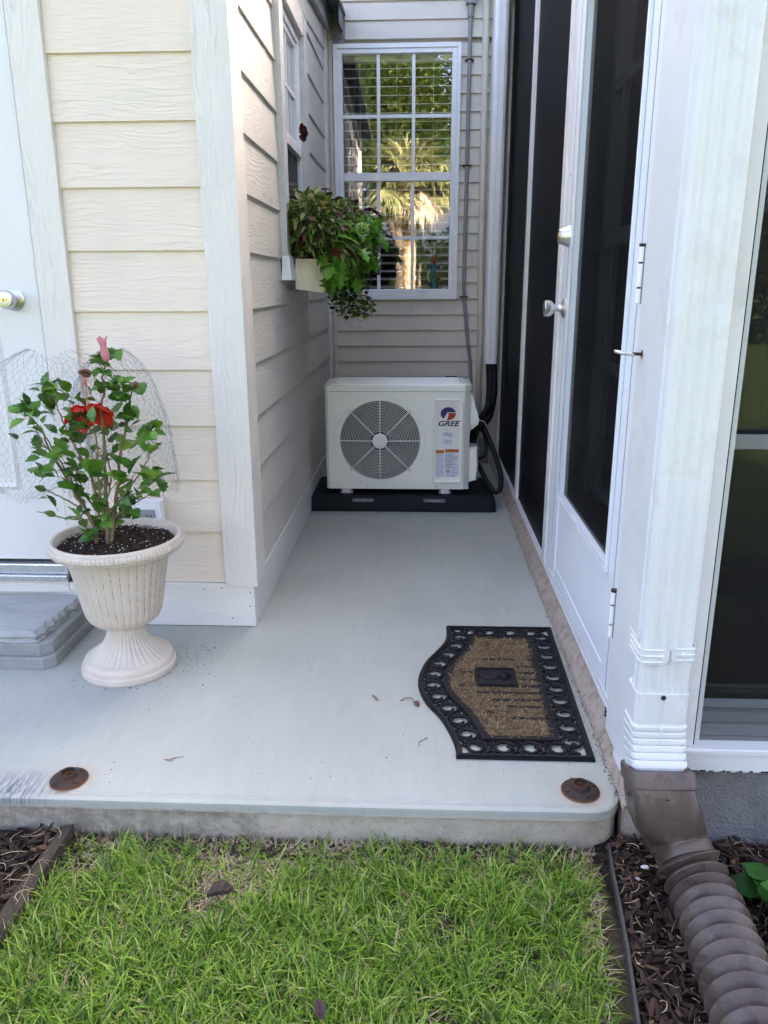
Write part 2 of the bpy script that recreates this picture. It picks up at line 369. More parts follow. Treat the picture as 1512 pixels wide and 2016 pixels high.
class MB:
    def __init__(s): s.v = []; s.f = []; s.mi = []; s.cur = 0
    def add(s, vs, fs):
        k = len(s.v); s.v += [tuple(p) for p in vs]; s.f += [tuple(i + k for i in f) for f in fs]; s.mi += [s.cur] * len(fs)
    def box(s, x0, x1, y0, y1, z0, z1, bev=0):
        if bev:
            bm = bmesh.new(); bmesh.ops.create_cube(bm, size=1)
            for v in bm.verts: v.co = Vector(((x0 + x1) / 2 + v.co.x * (x1 - x0), (y0 + y1) / 2 + v.co.y * (y1 - y0), (z0 + z1) / 2 + v.co.z * (z1 - z0)))
            bmesh.ops.bevel(bm, geom=bm.edges[:], offset=bev, segments=2, affect='EDGES', profile=.6)
            bm.verts.index_update(); s.add([v.co for v in bm.verts], [[v.index for v in f.verts] for f in bm.faces]); bm.free(); return s
        v = [(x0, y0, z0), (x1, y0, z0), (x1, y1, z0), (x0, y1, z0), (x0, y0, z1), (x1, y0, z1), (x1, y1, z1), (x0, y1, z1)]
        s.add(v, [(0, 3, 2, 1), (4, 5, 6, 7), (0, 1, 5, 4), (1, 2, 6, 5), (2, 3, 7, 6), (3, 0, 4, 7)]); return s
    def prism(s, poly, axis, a, b):
        """extrude a 2-D polygon along an axis between a and b"""
        def mk(p, t):
            return {'x': (t, p[0], p[1]), 'y': (p[0], t, p[1]), 'z': (p[0], p[1], t)}[axis]
        n = len(poly); v = [mk(p, a) for p in poly] + [mk(p, b) for p in poly]
        s.add(v, [tuple(range(n))[::-1], tuple(range(n, 2 * n))] + [(i, (i + 1) % n, n + (i + 1) % n, n + i) for i in range(n)]); return s
    def tube(s, pts, r, n=8, caps=True, closed=False):
        pts = [Vector(p) for p in pts]; m = len(pts)
        rs = r if isinstance(r, (list, tuple)) else [r] * m
        tan = []
        for i in range(m):
            a = pts[(i - 1) % m] if (closed or i > 0) else pts[i]
            b = pts[(i + 1) % m] if (closed or i < m - 1) else pts[i]
            d = b - a; tan.append(d.normalized() if d.length > 1e-9 else Vector((0, 0, 1)))
        up = Vector((0, 0, 1)) if abs(tan[0].z) < .9 else Vector((0, 1, 0))
        u = tan[0].cross(up).normalized(); vs = []
        for i in range(m):
            u = (u - u.dot(tan[i]) * tan[i]); u = u.normalized() if u.length > 1e-6 else tan[i].orthogonal().normalized()
            w_ = tan[i].cross(u)
            for j in range(n):
                a = 2 * PI * j / n; vs.append(pts[i] + (u * math.cos(a) + w_ * math.sin(a)) * rs[i])
        fs = []
        for i in range(m if closed else m - 1):
            i2 = (i + 1) % m
            for j in range(n): fs.append((i * n + j, i * n + (j + 1) % n, i2 * n + (j + 1) % n, i2 * n + j))
        if caps and not closed: fs += [tuple(range(n))[::-1], tuple(range((m - 1) * n, m * n))]
        s.add(vs, fs); return s
    def cyl(s, c0, c1, r0, r1=None, n=20):
        return s.tube([c0, c1], [r0, r1 if r1 is not None else r0], n)
    def lathe(s, prof, c, n=48, axis='z', flute=None, cap=True):
        """prof = [(radius, height)]; flute(r, h, angle) -> radius"""
        vs = []; m = len(prof)
        for (r_, h) in prof:
            for j in range(n):
                a = 2 * PI * j / n; rr = flute(r_, h, a) if flute else r_
                p = (rr * math.cos(a), rr * math.sin(a), h)
                if axis == 'x': p = (h, p[0], p[1])
                if axis == 'y': p = (p[0], h, p[1])
                vs.append((c[0] + p[0], c[1] + p[1], c[2] + p[2]))
        fs = [(i * n + j, i * n + (j + 1) % n, (i + 1) * n + (j + 1) % n, (i + 1) * n + j) for i in range(m - 1) for j in range(n)]
        if cap and prof[0][0] > 1e-5: fs.append(tuple(range(n))[::-1])
        if cap and prof[-1][0] > 1e-5: fs.append(tuple(range((m - 1) * n, m * n)))
        s.add(vs, fs); return s
    def loft(s, rings, caps=True):
        n = len(rings[0]); vs = [p for r_ in rings for p in r_]
        fs = [(i * n + j, i * n + (j + 1) % n, (i + 1) * n + (j + 1) % n, (i + 1) * n + j) for i in range(len(rings) - 1) for j in range(n)]
        if caps: fs += [tuple(range(n))[::-1], tuple(range((len(rings) - 1) * n, len(rings) * n))]
        s.add(vs, fs); return s
    def sphere(s, c, r, n=12, m=8):
        r = r if isinstance(r, tuple) else (r, r, r)
        vs = [(c[0], c[1], c[2] - r[2])]; 
        for i in range(1, m):
            th = -PI / 2 + PI * i / m
            for j in range(n): vs.append((c[0] + r[0] * math.cos(th) * math.cos(2 * PI * j / n), c[1] + r[1] * math.cos(th) * math.sin(2 * PI * j / n), c[2] + r[2] * math.sin(th)))
        vs.append((c[0], c[1], c[2] + r[2])); L = len(vs) - 1
        fs = [(0, 1 + (j + 1) % n, 1 + j) for j in range(n)]
        for i in range(m - 2): fs += [(1 + i * n + j, 1 + i * n + (j + 1) % n, 1 + (i + 1) * n + (j + 1) % n, 1 + (i + 1) * n + j) for j in range(n)]
        fs += [(L, L - n + j, L - n + (j + 1) % n) for j in range(n)]
        s.add(vs, fs); return s
    def build(s, name, mat, parent=None, label=None, smooth=False):
        me = bpy.data.meshes.new(name); me.from_pydata(s.v, [], s.f)
        me.polygons.foreach_set('material_index', s.mi); me.update()
        return link(name, me, mat, parent, label, smooth)
def clean_normals(o):
    bm = bmesh.new(); bm.from_mesh(o.data); bmesh.ops.recalc_face_normals(bm, faces=bm.faces[:]); bm.to_mesh(o.data); bm.free(); return o
def rr_ring(cx, cy, z, wx, wy, r, n=5, tilt=None):
    """rounded rectangle ring in the xy plane, optionally tilted about x"""
    pts = []
    for k, (sx, sy) in enumerate(((1, 1), (-1, 1), (-1, -1), (1, -1))):
        for i in range(n):
            a = PI / 2 * k + PI / 2 * i / (n - 1)
            pts.append([sx * (wx / 2 - r) + r * math.cos(a), sy * (wy / 2 - r) + r * math.sin(a), 0])
    out = []
    for p in pts:
        v = Vector(p)
        if tilt: v.rotate(Euler((tilt, 0, 0)))
        out.append((cx + v.x, cy + v.y, z + v.z))
    return out
def text_mesh(body, size, shear=0, bold=0, sx=1, align='CENTER'):
    cu = bpy.data.curves.new('t', 'FONT'); cu.body = body; cu.size = size; cu.shear = shear; cu.offset = bold; cu.align_x = align; cu.align_y = 'CENTER'
    o = bpy.data.objects.new('t', cu); COL.objects.link(o)
    bpy.context.view_layer.update()
    me = bpy.data.meshes.new_from_object(o.evaluated_get(bpy.context.evaluated_depsgraph_get()))
    bpy.data.objects.remove(o); bpy.data.curves.remove(cu)
    me.materials.clear()
    me.transform(Matrix.Diagonal((sx, 1, 1, 1)))
    return me
def text_on(body, size, c, name, mat, parent, **kw):
    """text on a surface that faces -y, centred at c"""
    me = text_mesh(body, size, **kw)
    me.transform(Matrix.Translation(Vector(c)) @ Matrix.Rotation(PI / 2, 4, 'X'))
    return link(name, me, mat, parent)
# leaves ------------------------------------------------------------
def frame_from(d, up=Vector((0, 0, 1)), roll=0):
    d = d.normalized(); s = d.cross(up)
    s = s.normalized() if s.length > 1e-4 else Vector((1, 0, 0))
    n = s.cross(d)
    return d, s * math.cos(roll) + n * math.sin(roll), -s * math.sin(roll) + n * math.cos(roll)
OV = [(0, 0), (.12, .22), (.3, .42), (.5, .44), (.72, .28), (1, 0)]
LANCE = [(0, 0), (.15, .13), (.4, .2), (.7, .14), (1, 0)]
SERR = [(0, 0), (.1, .25), (.2, .26), (.28, .42), (.4, .36), (.48, .46), (.6, .33), (.68, .36), (.8, .16), (.87, .15), (1, 0)]
LOBE = [(0, 0), (.08, .20), (.18, .18), (.22, .52), (.34, .30), (.42, .28), (.50, .58), (.60, .24), (.70, .22), (.78, .30), (.86, .12), (1, 0)]
FULL = [(0, 0), (.05, .3), (.25, .5), (.5, .52), (.75, .38), (1, 0)]
def leaf(mb, base, d, L, shape=OV, wid=1.0, fold=.25, bend=.3, roll=0, curl=0):
    d, s, n = frame_from(Vector(d), roll=roll)
    base = Vector(base); mid = []; lt = []; rt = []
    for t, w_ in shape:
        c = base + d * (t * L * (1 - .15 * bend * t)) - n * (bend * L * t * t * .6)
        mid.append(c)
        e = w_ * L * wid
        lt.append(c + s * e + n * (fold * e)); rt.append(c - s * e + n * (fold * e))
    k = len(shape); vs = mid + lt[1:-1] + rt[1:-1]; fs = []
    li = lambda i: k + i - 1 if 0 < i < k - 1 else i
    ri = lambda i: k + (k - 2) + i - 1 if 0 < i < k - 1 else i
    for i in range(k - 1):
        a = [i, i + 1, li(i + 1), li(i)]; b = [i + 1, i, ri(i), ri(i + 1)]
        fs.append(tuple(dict.fromkeys(a))); fs.append(tuple(dict.fromkeys(b)))
    mb.add(vs, fs)
def rdir(zmin=-1, zmax=1):
    z = random.uniform(zmin, zmax); a = random.uniform(0, 2 * PI); q = math.sqrt(max(0, 1 - z * z))
    return Vector((q * math.cos(a), q * math.sin(a), z))
def blades_mesh(px, py, pz, L, wd, ang, lean, bendv, segs=3):
    """numpy grass: arrays of roots, lengths, widths, heading, lean and bend"""
    N = len(px); k = 2 * segs + 1
    V = np.zeros((N, k, 3)); hx, hy = np.cos(ang), np.sin(ang); sx, sy = -hy, hx
    tw = rng.uniform(-.9, .9, N); 
    for i in range(segs + 1):
        t = i / segs
        th = lean + bendv * t
        h = L * t * np.cos(th); o = L * t * np.sin(th)
        cx = px + hx * o; cy = py + hy * o; cz = pz + h
        ww = wd * (1 - t ** 1.6) * .5 if i else wd * .4
        wx = (sx * np.cos(tw) + hx * np.sin(tw)) * ww; wy = (sy * np.cos(tw) + hy * np.sin(tw)) * ww
        if i < segs:
            V[:, 2 * i] = np.stack([cx - wx, cy - wy, cz], 1); V[:, 2 * i + 1] = np.stack([cx + wx, cy + wy, cz], 1)
        else: V[:, 2 * i] = np.stack([cx, cy, cz], 1)
    fs = []
    base = np.arange(N) * k
    quads = [np.stack([base + 2 * i, base + 2 * i + 1, base + 2 * i + 3, base + 2 * i + 2], 1) for i in range(segs - 1)]
    tri = np.stack([base + 2 * (segs - 1), base + 2 * (segs - 1) + 1, base + 2 * segs], 1)
    me = bpy.data.meshes.new('blades')
    Q = np.concatenate(quads) if quads else np.zeros((0, 4), int)
    me.vertices.add(N * k); me.vertices.foreach_set('co', V.reshape(-1))
    loops = np.concatenate([Q.reshape(-1), tri.reshape(-1)]); me.loops.add(len(loops)); me.loops.foreach_set('vertex_index', loops.astype(np.int32))
    tot = np.concatenate([np.full(len(Q), 4), np.full(len(tri), 3)]); st = np.concatenate([[0], np.cumsum(tot)[:-1]])
    me.polygons.add(len(tot)); me.polygons.foreach_set('loop_start', st.astype(np.int32)); me.polygons.foreach_set('loop_total', tot.astype(np.int32))
    me.update(calc_edges=True); me.validate(); return me
# ------------------------------------------------------------------ the setting
g = MB(); g.add([(-80, -80, -.105), (80, -80, -.105), (80, 60, -.105), (-80, 60, -.105)], [(0, 1, 2, 3)])
tag(g.build('ground', M['ground']), kind='structure')

# concrete slab: rounded lip, nosing groove, right end corner
prof = [(.06, 0.0), (.031, -.0003), (.028, -.0028), (.021, -.0028), (.017, -.0003), (.006, -.0006), (.0015, -.0035), (0, -.010), (.001, -.026), (.006, -.030), (.005, -.14)]
cr = .078
path = [(-5.0, 1.5, 0, 1), (-.9, 1.502, 0, 1), (0, 1.499, 0, 1)]
for i in range(9):
    a = PI / 2 * i / 8
    path.append((.466 - cr + cr * math.sin(a), 1.5 + cr - cr * math.cos(a), -math.sin(a), math.cos(a)))
path.append((.466, 5.2, -1, 0))
vs = []; fs = []
np_ = len(prof)
for (x, y, nx, ny) in path:
    for (d, z) in prof: vs.append((x + nx * d, y + ny * d, z if d < .01 or ny > .9 else z * max(0, ny) ** 2))
for i in range(len(path) - 1):
    for j in range(np_ - 1): fs.append((i * np_ + j, (i + 1) * np_ + j, (i + 1) * np_ + j + 1, i * np_ + j + 1))
for i in range(len(path) - 2):
    a_, b_ = i * np_, (i + 1) * np_; k = len(vs)
    vs += [(vs[a_][0], 5.2, 0), (vs[b_][0], 5.2, 0)]; fs.append((a_, b_, k + 1, k))
mb = MB(); mb.add(vs, fs); o = clean_normals(mb.build('concrete_walk', M['concrete'], smooth=True)); tag(o, kind='structure')

# mulch beds: low mounds of shredded bark
def bed(name, x0, x1, y0, y1, z, n=26):
    vs = []; fs = []
    for i in range(n + 1):
        for j in range(n + 1):
            x = x0 + (x1 - x0) * i / n; y = y0 + (y1 - y0) * j / n
            vs.append((x, y, z + .014 * noise.noise(Vector((x * 7, y * 7, 0))) + .006 * noise.noise(Vector((x * 25, y * 25, 3)))))
    for i in range(n):
        for j in range(n): fs.append((i * (n + 1) + j, (i + 1) * (n + 1) + j, (i + 1) * (n + 1) + j + 1, i * (n + 1) + j + 1))
    m_ = MB(); m_.add(vs, fs); return tag(m_.build(name, M['mulch_bed'], smooth=True), kind='structure')
bed('mulch_bed_ground', .400, 2.4, -.3, 1.53, -.088)
bed('mulch_bed_ground', -2.4, -.80, .2, 1.5, -.085)
def bed_z(x, y, z): return z + .014 * noise.noise(Vector((x * 7, y * 7, 0))) + .006 * noise.noise(Vector((x * 25, y * 25, 3)))
def chips(name, N, xf, y0, y1, z, mat, lr, wr, tr, lift=.02, tilt=.35, curve=0):
    mb = MB()
    for i in range(N):
        y = random.uniform(y0, y1); x = xf(y)
        L = random.uniform(*lr) * (random.random() ** .5 + .3); W_ = random.uniform(*wr); T_ = random.uniform(*tr)
        a = random.uniform(0, 2 * PI); e = random.gauss(0, tilt)
        d = Vector((math.cos(a) * math.cos(e), math.sin(a) * math.cos(e), math.sin(e)))
        c = Vector((x, y, bed_z(x, y, z) + random.uniform(0, lift)))
        if curve:
            s = d.cross(Vector((0, 0, 1))).normalized(); k = random.uniform(-1, 1) * curve
            pts = [c + d * (L * (t - .5)) + s * (k * L * (t - .5) ** 2 * 4) + Vector((0, 0, .3 * L * (.25 - (t - .5) ** 2) * abs(k))) for t in (0, .25, .5, .75, 1)]
            mb.tube(pts, [T_ * q for q in (.5, 1, 1, .9, .4)], 3); continue
        d, s, n = frame_from(d, roll=random.uniform(-.7, .7))
        vs = []
        for t in (-.5, -.2, .2, .5):
            wq = W_ * (random.uniform(.25, .6) if abs(t) > .3 else random.uniform(.8, 1.1))
            o_ = s * random.uniform(-.3, .3) * W_
            for a_, b_ in ((-1, -1), (1, -1), (1, 1), (-1, 1)): vs.append(c + d * (t * L) + o_ + s * (a_ * wq * .5) + n * (b_ * T_ * .5))
        fs = [(3, 2, 1, 0), (12, 13, 14, 15)] + [(q * 4 + j, q * 4 + (j + 1) % 4, q * 4 + 4 + (j + 1) % 4, q * 4 + 4 + j) for q in range(3) for j in range(4)]
        mb.add(vs, fs)
    return mb.build(name, mat)
xr = lambda y: .442 - (1.5 - y) * .115 + random.random() ** 1.2 * 1.15
xl = lambda y: -.815 - random.random() * .75
o = chips('bark_mulch', 6400, xr, .55, 1.515, -.088, M['chips'], (.012, .055), (.003, .011), (.0015, .005))
tag(o, 'dark shredded bark mulch around the brown drain pipe', 'mulch', kind='stuff')
o = chips('bark_mulch', 3000, xl, .7, 1.49, -.085, M['chips'], (.015, .07), (.004, .014), (.002, .006))
tag(o, 'dark shredded bark mulch left of the lawn edging', 'mulch', kind='stuff')
o = chips('pine_straw', 1500, xr, .6, 1.50, -.080, M['straw'], (.008, .032), (.001, .002), (.0004, .0008), curve=.3)
tag(o, 'pale dry straw scattered over mulch beside the drain pipe', 'straw', kind='stuff')
o = chips('pine_straw', 34, lambda y: -.79 - random.random() ** 1.8 * .30, 1.2, 1.49, -.070, M['straw'], (.03, .07), (.001, .002), (.0004, .0007), curve=.5)
tag(o, 'pale dry grass stems lying on mulch in the left bed', 'straw', kind='stuff')

# grass
EL = lambda y: -.800 + (1.5 - y) * .02          # left edging line
ER = lambda y: .428 - (1.5 - y) * .115          # right edging line
def in_lawn(x, y): return (x > EL(y) + .012) & (x < ER(y) - .03)
def grass(N, y0, y1, x0, x1, name, label, dens=True):
    px = rng.uniform(x0, x1, N); py = rng.uniform(y0, y1, N)
    # clumpy density, worn thin and dry along the slab and the right edging
    cl = np.array([noise.noise(Vector((a * 9, b * 9, 1))) + .6 * noise.noise(Vector((a * 24, b * 24, 5))) for a, b in zip(px, py)])
    keep = cl > rng.uniform(-.85, .45, N) 
    if dens:
        edge = np.clip((1.478 - py) / .10, 0, 1); edge2 = np.clip((ER(py) - px) / .16, 0, 1)
        bare = np.exp(-(((px + .42) / .17) ** 2 + ((py - 1.36) / .10) ** 2))
        keep &= rng.uniform(0, 1, N) < (.10 + .9 * edge) * (.15 + .85 * edge2) * (1 - .97 * bare)
        keep &= in_lawn(px, py)
    px, py = px[keep], py[keep]; n = len(px)
    L = rng.uniform(.026, .070, n) * (1 + .35 * np.clip(cl[keep], -.5, 1)); wd = rng.uniform(.0028, .0058, n)
    me = blades_mesh(px, py, np.full(n, -.104), L, wd, rng.uniform(0, 2 * PI, n), rng.uniform(.1, .95, n), rng.uniform(.1, 1.1, n))
    return tag(link(name, me, M['grass']), label, 'grass', kind='stuff')
grass(78000, .62, 1.485, -.80, .45, 'grass', 'green lawn grass in front of the concrete slab')
grass(60000, -1.5, .62, -2.2, 1.2, 'grass', 'green lawn grass nearest the viewer below the frame', False)
# straw thatch
N = 26000; px = rng.uniform(-.80, .43, N); py = 1.485 - rng.uniform(0, 1, N) ** 1.7 * .85
bare = np.exp(-(((px + .42) / .2) ** 2 + ((py - 1.38) / .12) ** 2)) + np.exp(-((py - 1.47) / .05) ** 2) + np.exp(-((px - ER(py)) / .07) ** 2)
k_ = in_lawn(px, py) & (rng.uniform(0, 1, N) < .15 + .95 * bare); px, py = px[k_], py[k_]; n = len(px)
me = blades_mesh(px, py, np.full(n, -.100), rng.uniform(.015, .045, n), rng.uniform(.001, .0024, n), rng.uniform(0, 2 * PI, n), rng.uniform(.9, 1.5, n), rng.uniform(-.1, .3, n), 2)
tag(link('dry_thatch', me, M['straw']), 'pale dead thatch between the grass blades along the slab', 'straw', kind='stuff')
o = chips('soil_crumbs', 900, lambda y: random.uniform(-.78, .42), 1.44, 1.497, -.098, M['chips'], (.006, .02), (.003, .008), (.002, .005), .01)
tag(o, 'dark soil crumbs and debris at the foot of the slab', 'soil', kind='stuff')

# edgings
mb = MB()
pts = [(-.795, 1.49), (-.80, 1.30), (-.80, 1.1), (-.79, .9), (-.77, .6)]
rings = [[(x - .016, y, -.13), (x + .016, y, -.13), (x + .014, y, -.062 + .006 * math.sin(9 * y)), (x - .014, y, -.060 + .006 * math.sin(7 * y))] for x, y in pts]
mb.loft(rings)
tag(clean_normals(mb.build('garden_edging', M['wood_edge'])), 'thick weathered brown wood edging between mulch and lawn on the left', 'edging')
mb = MB()
pts = [(.430, 1.493), (.418, 1.40), (.408, 1.30), (.398, 1.2), (.383, 1.08), (.365, .95), (.35, .8), (.33, .5)]
rings = [[(x - .003, y, -.13), (x + .003, y, -.13), (x + .003, y, -.070 + .005 * math.sin(11 * y)), (x - .003, y, -.070 + .005 * math.sin(11 * y))] for x, y in pts]
mb.loft(rings)
tag(clean_normals(mb.build('garden_edging', simple('dark_edging', (.05, .045, .042), .7, var=.3, vs=30, bs=60, bd=.001))), 'thin dark edging strip between lawn and mulch on the right', 'edging')

# ------------------------------------------------------------------ shed
shed = thing('garden_shed', (-.64, 2.457, 0), 'cream shed with wood grain lap siding and white corner boards left of the walkway', 'shed')
LZ = [.157 + .1778 * i for i in range(13)]
def lap_wall(mb, axis, a0, a1, plane, sgn, zs, ztop, thick=.0085, z_lo=None):
    """lapped boards: bottom edge stands proud of the plane"""
    for i, z in enumerate(zs):
        z1 = zs[i + 1] if i + 1 < len(zs) else ztop
        z1 = min(z1 + .012, ztop)
        if z >= ztop: break
        lo = plane + sgn * (thick + .004); hi = plane + sgn * .003
        pr = [(lo, z), (hi, z1), (plane - sgn * .01, z1), (plane - sgn * .01, z)]
        if axis == 'x': mb.prism(pr if False else [(p[0], p[1]) for p in pr], 'x', a0, a1)
        else: mb.prism([(p[0], p[1]) for p in pr], 'y', a0, a1)
# front (faces -y), x from the door trim to the corner board
mb = MB(); lap_wall(mb, 'x', -1.068, -.644, 2.470, -1, LZ, 2.3); clean_normals(mb.build('siding', M['side_x'], shed))
# side (faces +x): prism along y, plane in x
mb = MB()
def side_piece(y0, y1, zs, zt): lap_wall(mb, 'y', y0, y1, -.566, 1, zs, zt)
side_piece(2.592, 3.295, LZ, 2.40); side_piece(4.075, 4.935, LZ, 2.45)
def cut(zs, zmax): return [z for z in zs if z < zmax]
zs = cut(LZ, 1.14); 
for i, z in enumerate(zs):
    z1 = LZ[i + 1]; mb.prism([(-.566 + .0125, z), (-.563, min(z1, 1.15)), (-.576, min(z1, 1.15)), (-.576, z)], 'y', 3.295, 4.075)
mb.prism([(-.566 + .0125, 2.291), (-.563, 2.45), (-.576, 2.45), (-.576, 2.291)], 'y', 3.295, 4.075)
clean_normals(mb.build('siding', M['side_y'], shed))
# inner walls so that the shed is solid
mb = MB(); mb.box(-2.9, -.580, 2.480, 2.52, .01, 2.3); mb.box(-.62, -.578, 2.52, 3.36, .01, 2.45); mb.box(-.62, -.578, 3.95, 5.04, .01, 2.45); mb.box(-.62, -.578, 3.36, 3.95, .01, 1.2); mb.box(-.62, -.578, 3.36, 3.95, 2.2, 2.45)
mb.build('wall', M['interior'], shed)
# corner board
mb = MB(); mb.box(-.644, -.536, 2.4375, 2.4695, .150, 2.3, .0015); mb.build('corner_board', M['trim_z'], shed)
mb = MB(); mb.box(-.5625, -.539, 2.4715, 2.593, .150, 2.35, .0012); mb.build('corner_board', M['trim_z'], shed)
mb = MB(); mb.box(-.576, -.540, 4.936, 5.044, .150, 2.50, .0012); mb.build('corner_board', M['trim_z'], shed)
# base boards
mb = MB(); mb.box(-1.22, -.5505, 2.4465, 2.474, .002, .1545, .0012); mb.build('base_board', M['base_x'], shed)
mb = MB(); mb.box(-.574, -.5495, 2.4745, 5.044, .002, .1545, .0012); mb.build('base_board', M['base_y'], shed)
mb = MB(); mb.box(-2.9, -1.221, 2.452, 2.476, .002, .117, .0012); mb.box(-2.9, -1.186, 2.443, 2.4515, .119, .166, .0012); mb.build('base_board', M['base_x'], shed)
for x, z in ((-.563, .125), (-.567, .075), (-.63, .03), (-.72, .135), (-.9, .14), (-.66, .14)):
    mb = MB(); mb.lathe([(0, -.0015), (.0022, -.001), (.0022, .001)], (x, 2.4455, z), 8, 'y')
    mb.build('nail_head', M['iron'], shed)
# door trim and door
mb = MB(); mb.box(-1.166, -1.0685, 2.4440, 2.476, .1555, 2.3, .0015); mb.build('door_trim', M['trim_z'], shed)
dr = MB(); dr.box(-2.03, -1.174, 2.459, 2.499, .232, 2.2, .002)
M['shed_door'] = simple('shed_door_paint', (.74, .725, .70), .4, var=.03, vs=3, bs=60, bd=.0002)
clean_normals(dr.build('door', M['shed_door'], shed)); door = bpy.data.objects['door']
for (x0, x1, z0, z1) in ((-1.60, -1.31, .475, .98), (-1.60, -1.31, 1.18, 1.95)):
    mb = MB(); mb.loft([[(x0, 2.4588, z0), (x1, 2.4588, z0), (x1, 2.4588, z1), (x0, 2.4588, z1)], [(x0 + .012, 2.452, z0 + .012), (x1 - .012, 2.452, z0 + .012), (x1 - .012, 2.452, z1 - .012), (x0 + .012, 2.452, z1 - .012)],
             [(x0 + .025, 2.457, z0 + .025), (x1 - .025, 2.457, z0 + .025), (x1 - .025, 2.457, z1 - .025), (x0 + .025, 2.457, z1 - .025)]])
    clean_normals(mb.build('raised_panel', M['shed_door'], door))
kn = MB(); kc = (-1.253, 2.459, 1.083)
kn.lathe([(.034, 0), (.034, -.003), (.030, -.007), (.017, -.010), (.014, -.022), (.020, -.030), (.027, -.038), (.0285, -.050), (.026, -.058), (.0225, -.061)], kc, 36, 'y')
kb = clean_normals(kn.build('door_knob', M['steel'], door, smooth=True))
kn = MB(); kn.lathe([(.0224, -.0612), (.0125, -.0625), (.0115, -.0615), (0, -.0615)], kc, 28, 'y'); kn.build('knob_face', M['steel'], kb)
kn = MB(); kn.lathe([(.0075, -.0617), (.0075, -.0635), (0, -.064)], kc, 20, 'y'); clean_normals(kn.build('keyway', M['brass'], kb, smooth=True))
kn = MB(); kn.box(kc[0] - .001, kc[0] + .001, kc[1] - .0655, kc[1] - .0640, kc[2] - .004, kc[2] + .004); kn.build('key_slot', M['iron'], kb)
mb = MB(); mb.box(-1.1725, -1.1675, 2.4620, 2.478, .232, 2.3); mb.build('weather_strip', simple('grey_gap', (.22, .22, .23), .6), shed)
mb = MB(); mb.box(-2.1, -1.178, 2.420, 2.50, .168, .186, .002); mb.box(-2.1, -1.178, 2.436, 2.50, .187, .222, .004); mb.build('threshold', simple('aluminium_sill', (.62, .64, .66), .3, metal=.85, var=.08, vs=30), shed)
# shed window
ty0, ty1, tz0, tz1 = 3.385, 3.945, 1.235, 2.195
mb = MB()
mb.box(-.576, -.532, 3.296, ty0, 1.235, 2.288, .0015); mb.build('window_trim', M['greytrim'], shed)
mb = MB(); mb.box(-.576, -.532, 3.9665, 4.074, 1.235, 2.288, .0015); mb.build('window_trim', M['greytrim'], shed)
mb = MB(); mb.box(-.576, -.534, ty0 + .001, 3.9655, tz1, 2.286, .0015); mb.build('window_trim', M['trim_z'], shed)
win = MB()
def frame_x(mb, x0, x1, ya, yb, za, zb, wd, bev=.001):
    mb.box(x0, x1, ya, ya + wd, za, zb, bev); mb.box(x0, x1, yb - wd, yb, za, zb, bev)
    mb.box(x0, x1, ya + wd, yb - wd, za, za + wd, bev); mb.box(x0, x1, ya + wd, yb - wd, zb - wd, zb, bev)
frame_x(win, -.61, -.556, ty0 + .001, 3.966, tz0, tz1 - .001, .034)
win.box(-.60, -.552, ty0 + .036, 3.93, 1.685, 1.722, .001)
wf = win.build('window', M['white'], shed)
mb = MB(); frame_x(mb, -.590, -.566, ty0 + .036, 3.931, 1.723, tz1 - .036, .022)
mb.box(-.586, -.570, 3.672, 3.686, 1.746, 2.136); mb.box(-.5855, -.5705, ty0 + .06, 3.671, 1.925, 1.939); mb.box(-.5855, -.5705, 3.687, 3.908, 1.925, 1.939)
mb.build('sash', M['white'], wf)
mb = MB(); mb.add([(-.579, ty0 + .058, 1.745), (-.579, 3.909, 1.745), (-.579, 3.909, 2.137), (-.579, ty0 + .058, 2.137)], [(0, 1, 2, 3)]); mb.build('pane', M['glass_shed'], wf)
mb = MB(); mb.add([(-.574, ty0 + .036, tz0 + .035), (-.574, 3.93, tz0 + .035), (-.574, 3.93, 1.684), (-.574, ty0 + .036, 1.684)], [(0, 1, 2, 3)]); mb.build('insect_screen', screen_mat('shed_screen', (.05, .05, .052), .8), wf)
# dark interior and shelf boards seen through the pane
mb = MB()
for i in range(9): mb.box(-.622, -.606, 3.40, 3.92, 1.30 + i * .1, 1.303 + i * .1)
mb.build('blind', M['blind'], shed)
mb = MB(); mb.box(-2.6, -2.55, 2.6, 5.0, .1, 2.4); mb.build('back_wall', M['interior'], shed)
# window box ledge bracket
mb = MB(); mb.loft([[(-.555, 3.30, 1.236), (-.527, 3.30, 1.236), (-.527, 3.40, 1.236), (-.555, 3.40, 1.236)], [(-.555, 3.26, 1.14), (-.515, 3.26, 1.14), (-.515, 3.40, 1.14), (-.555, 3.40, 1.14)]])
clean_normals(mb.build('sill_bracket', M['white'], shed))
# roof: fascia and corrugated metal
def fz(y): return 2.44 + .085 * (y - 4.3)
mb = MB(); mb.loft([[(-.545, y, fz(y)), (-.520, y, fz(y)), (-.520, y, fz(y) + .15), (-.545, y, fz(y) + .15)] for y in (2.35, 5.042)])
clean_normals(mb.build('fascia', M['fascia'], shed))
mb = MB(); mb.loft([[(-.576, y, fz(y) - .10), (-.548, y, fz(y) - .10), (-.548, y, fz(y) + .10), (-.576, y, fz(y) + .10)] for y in (2.35, 5.042)])
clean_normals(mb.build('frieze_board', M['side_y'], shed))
mb = MB(); vs = []; fs = []; ny = 120; xsr = (-.435, -.44, -.9, -2.8)
for i in range(ny + 1):
    y = 2.30 + 2.74 * i / ny; wv = .014 * math.cos(2 * PI * (y - 5.0) / .10)
    for j, x in enumerate(xsr): vs.append((x, y, fz(y) + .105 + wv - (.02 if j == 0 else 0) + (-.435 - x) * .10))
for i in range(ny):
    for j in range(3): fs.append((i * 4 + j, (i + 1) * 4 + j, (i + 1) * 4 + j + 1, i * 4 + j + 1))
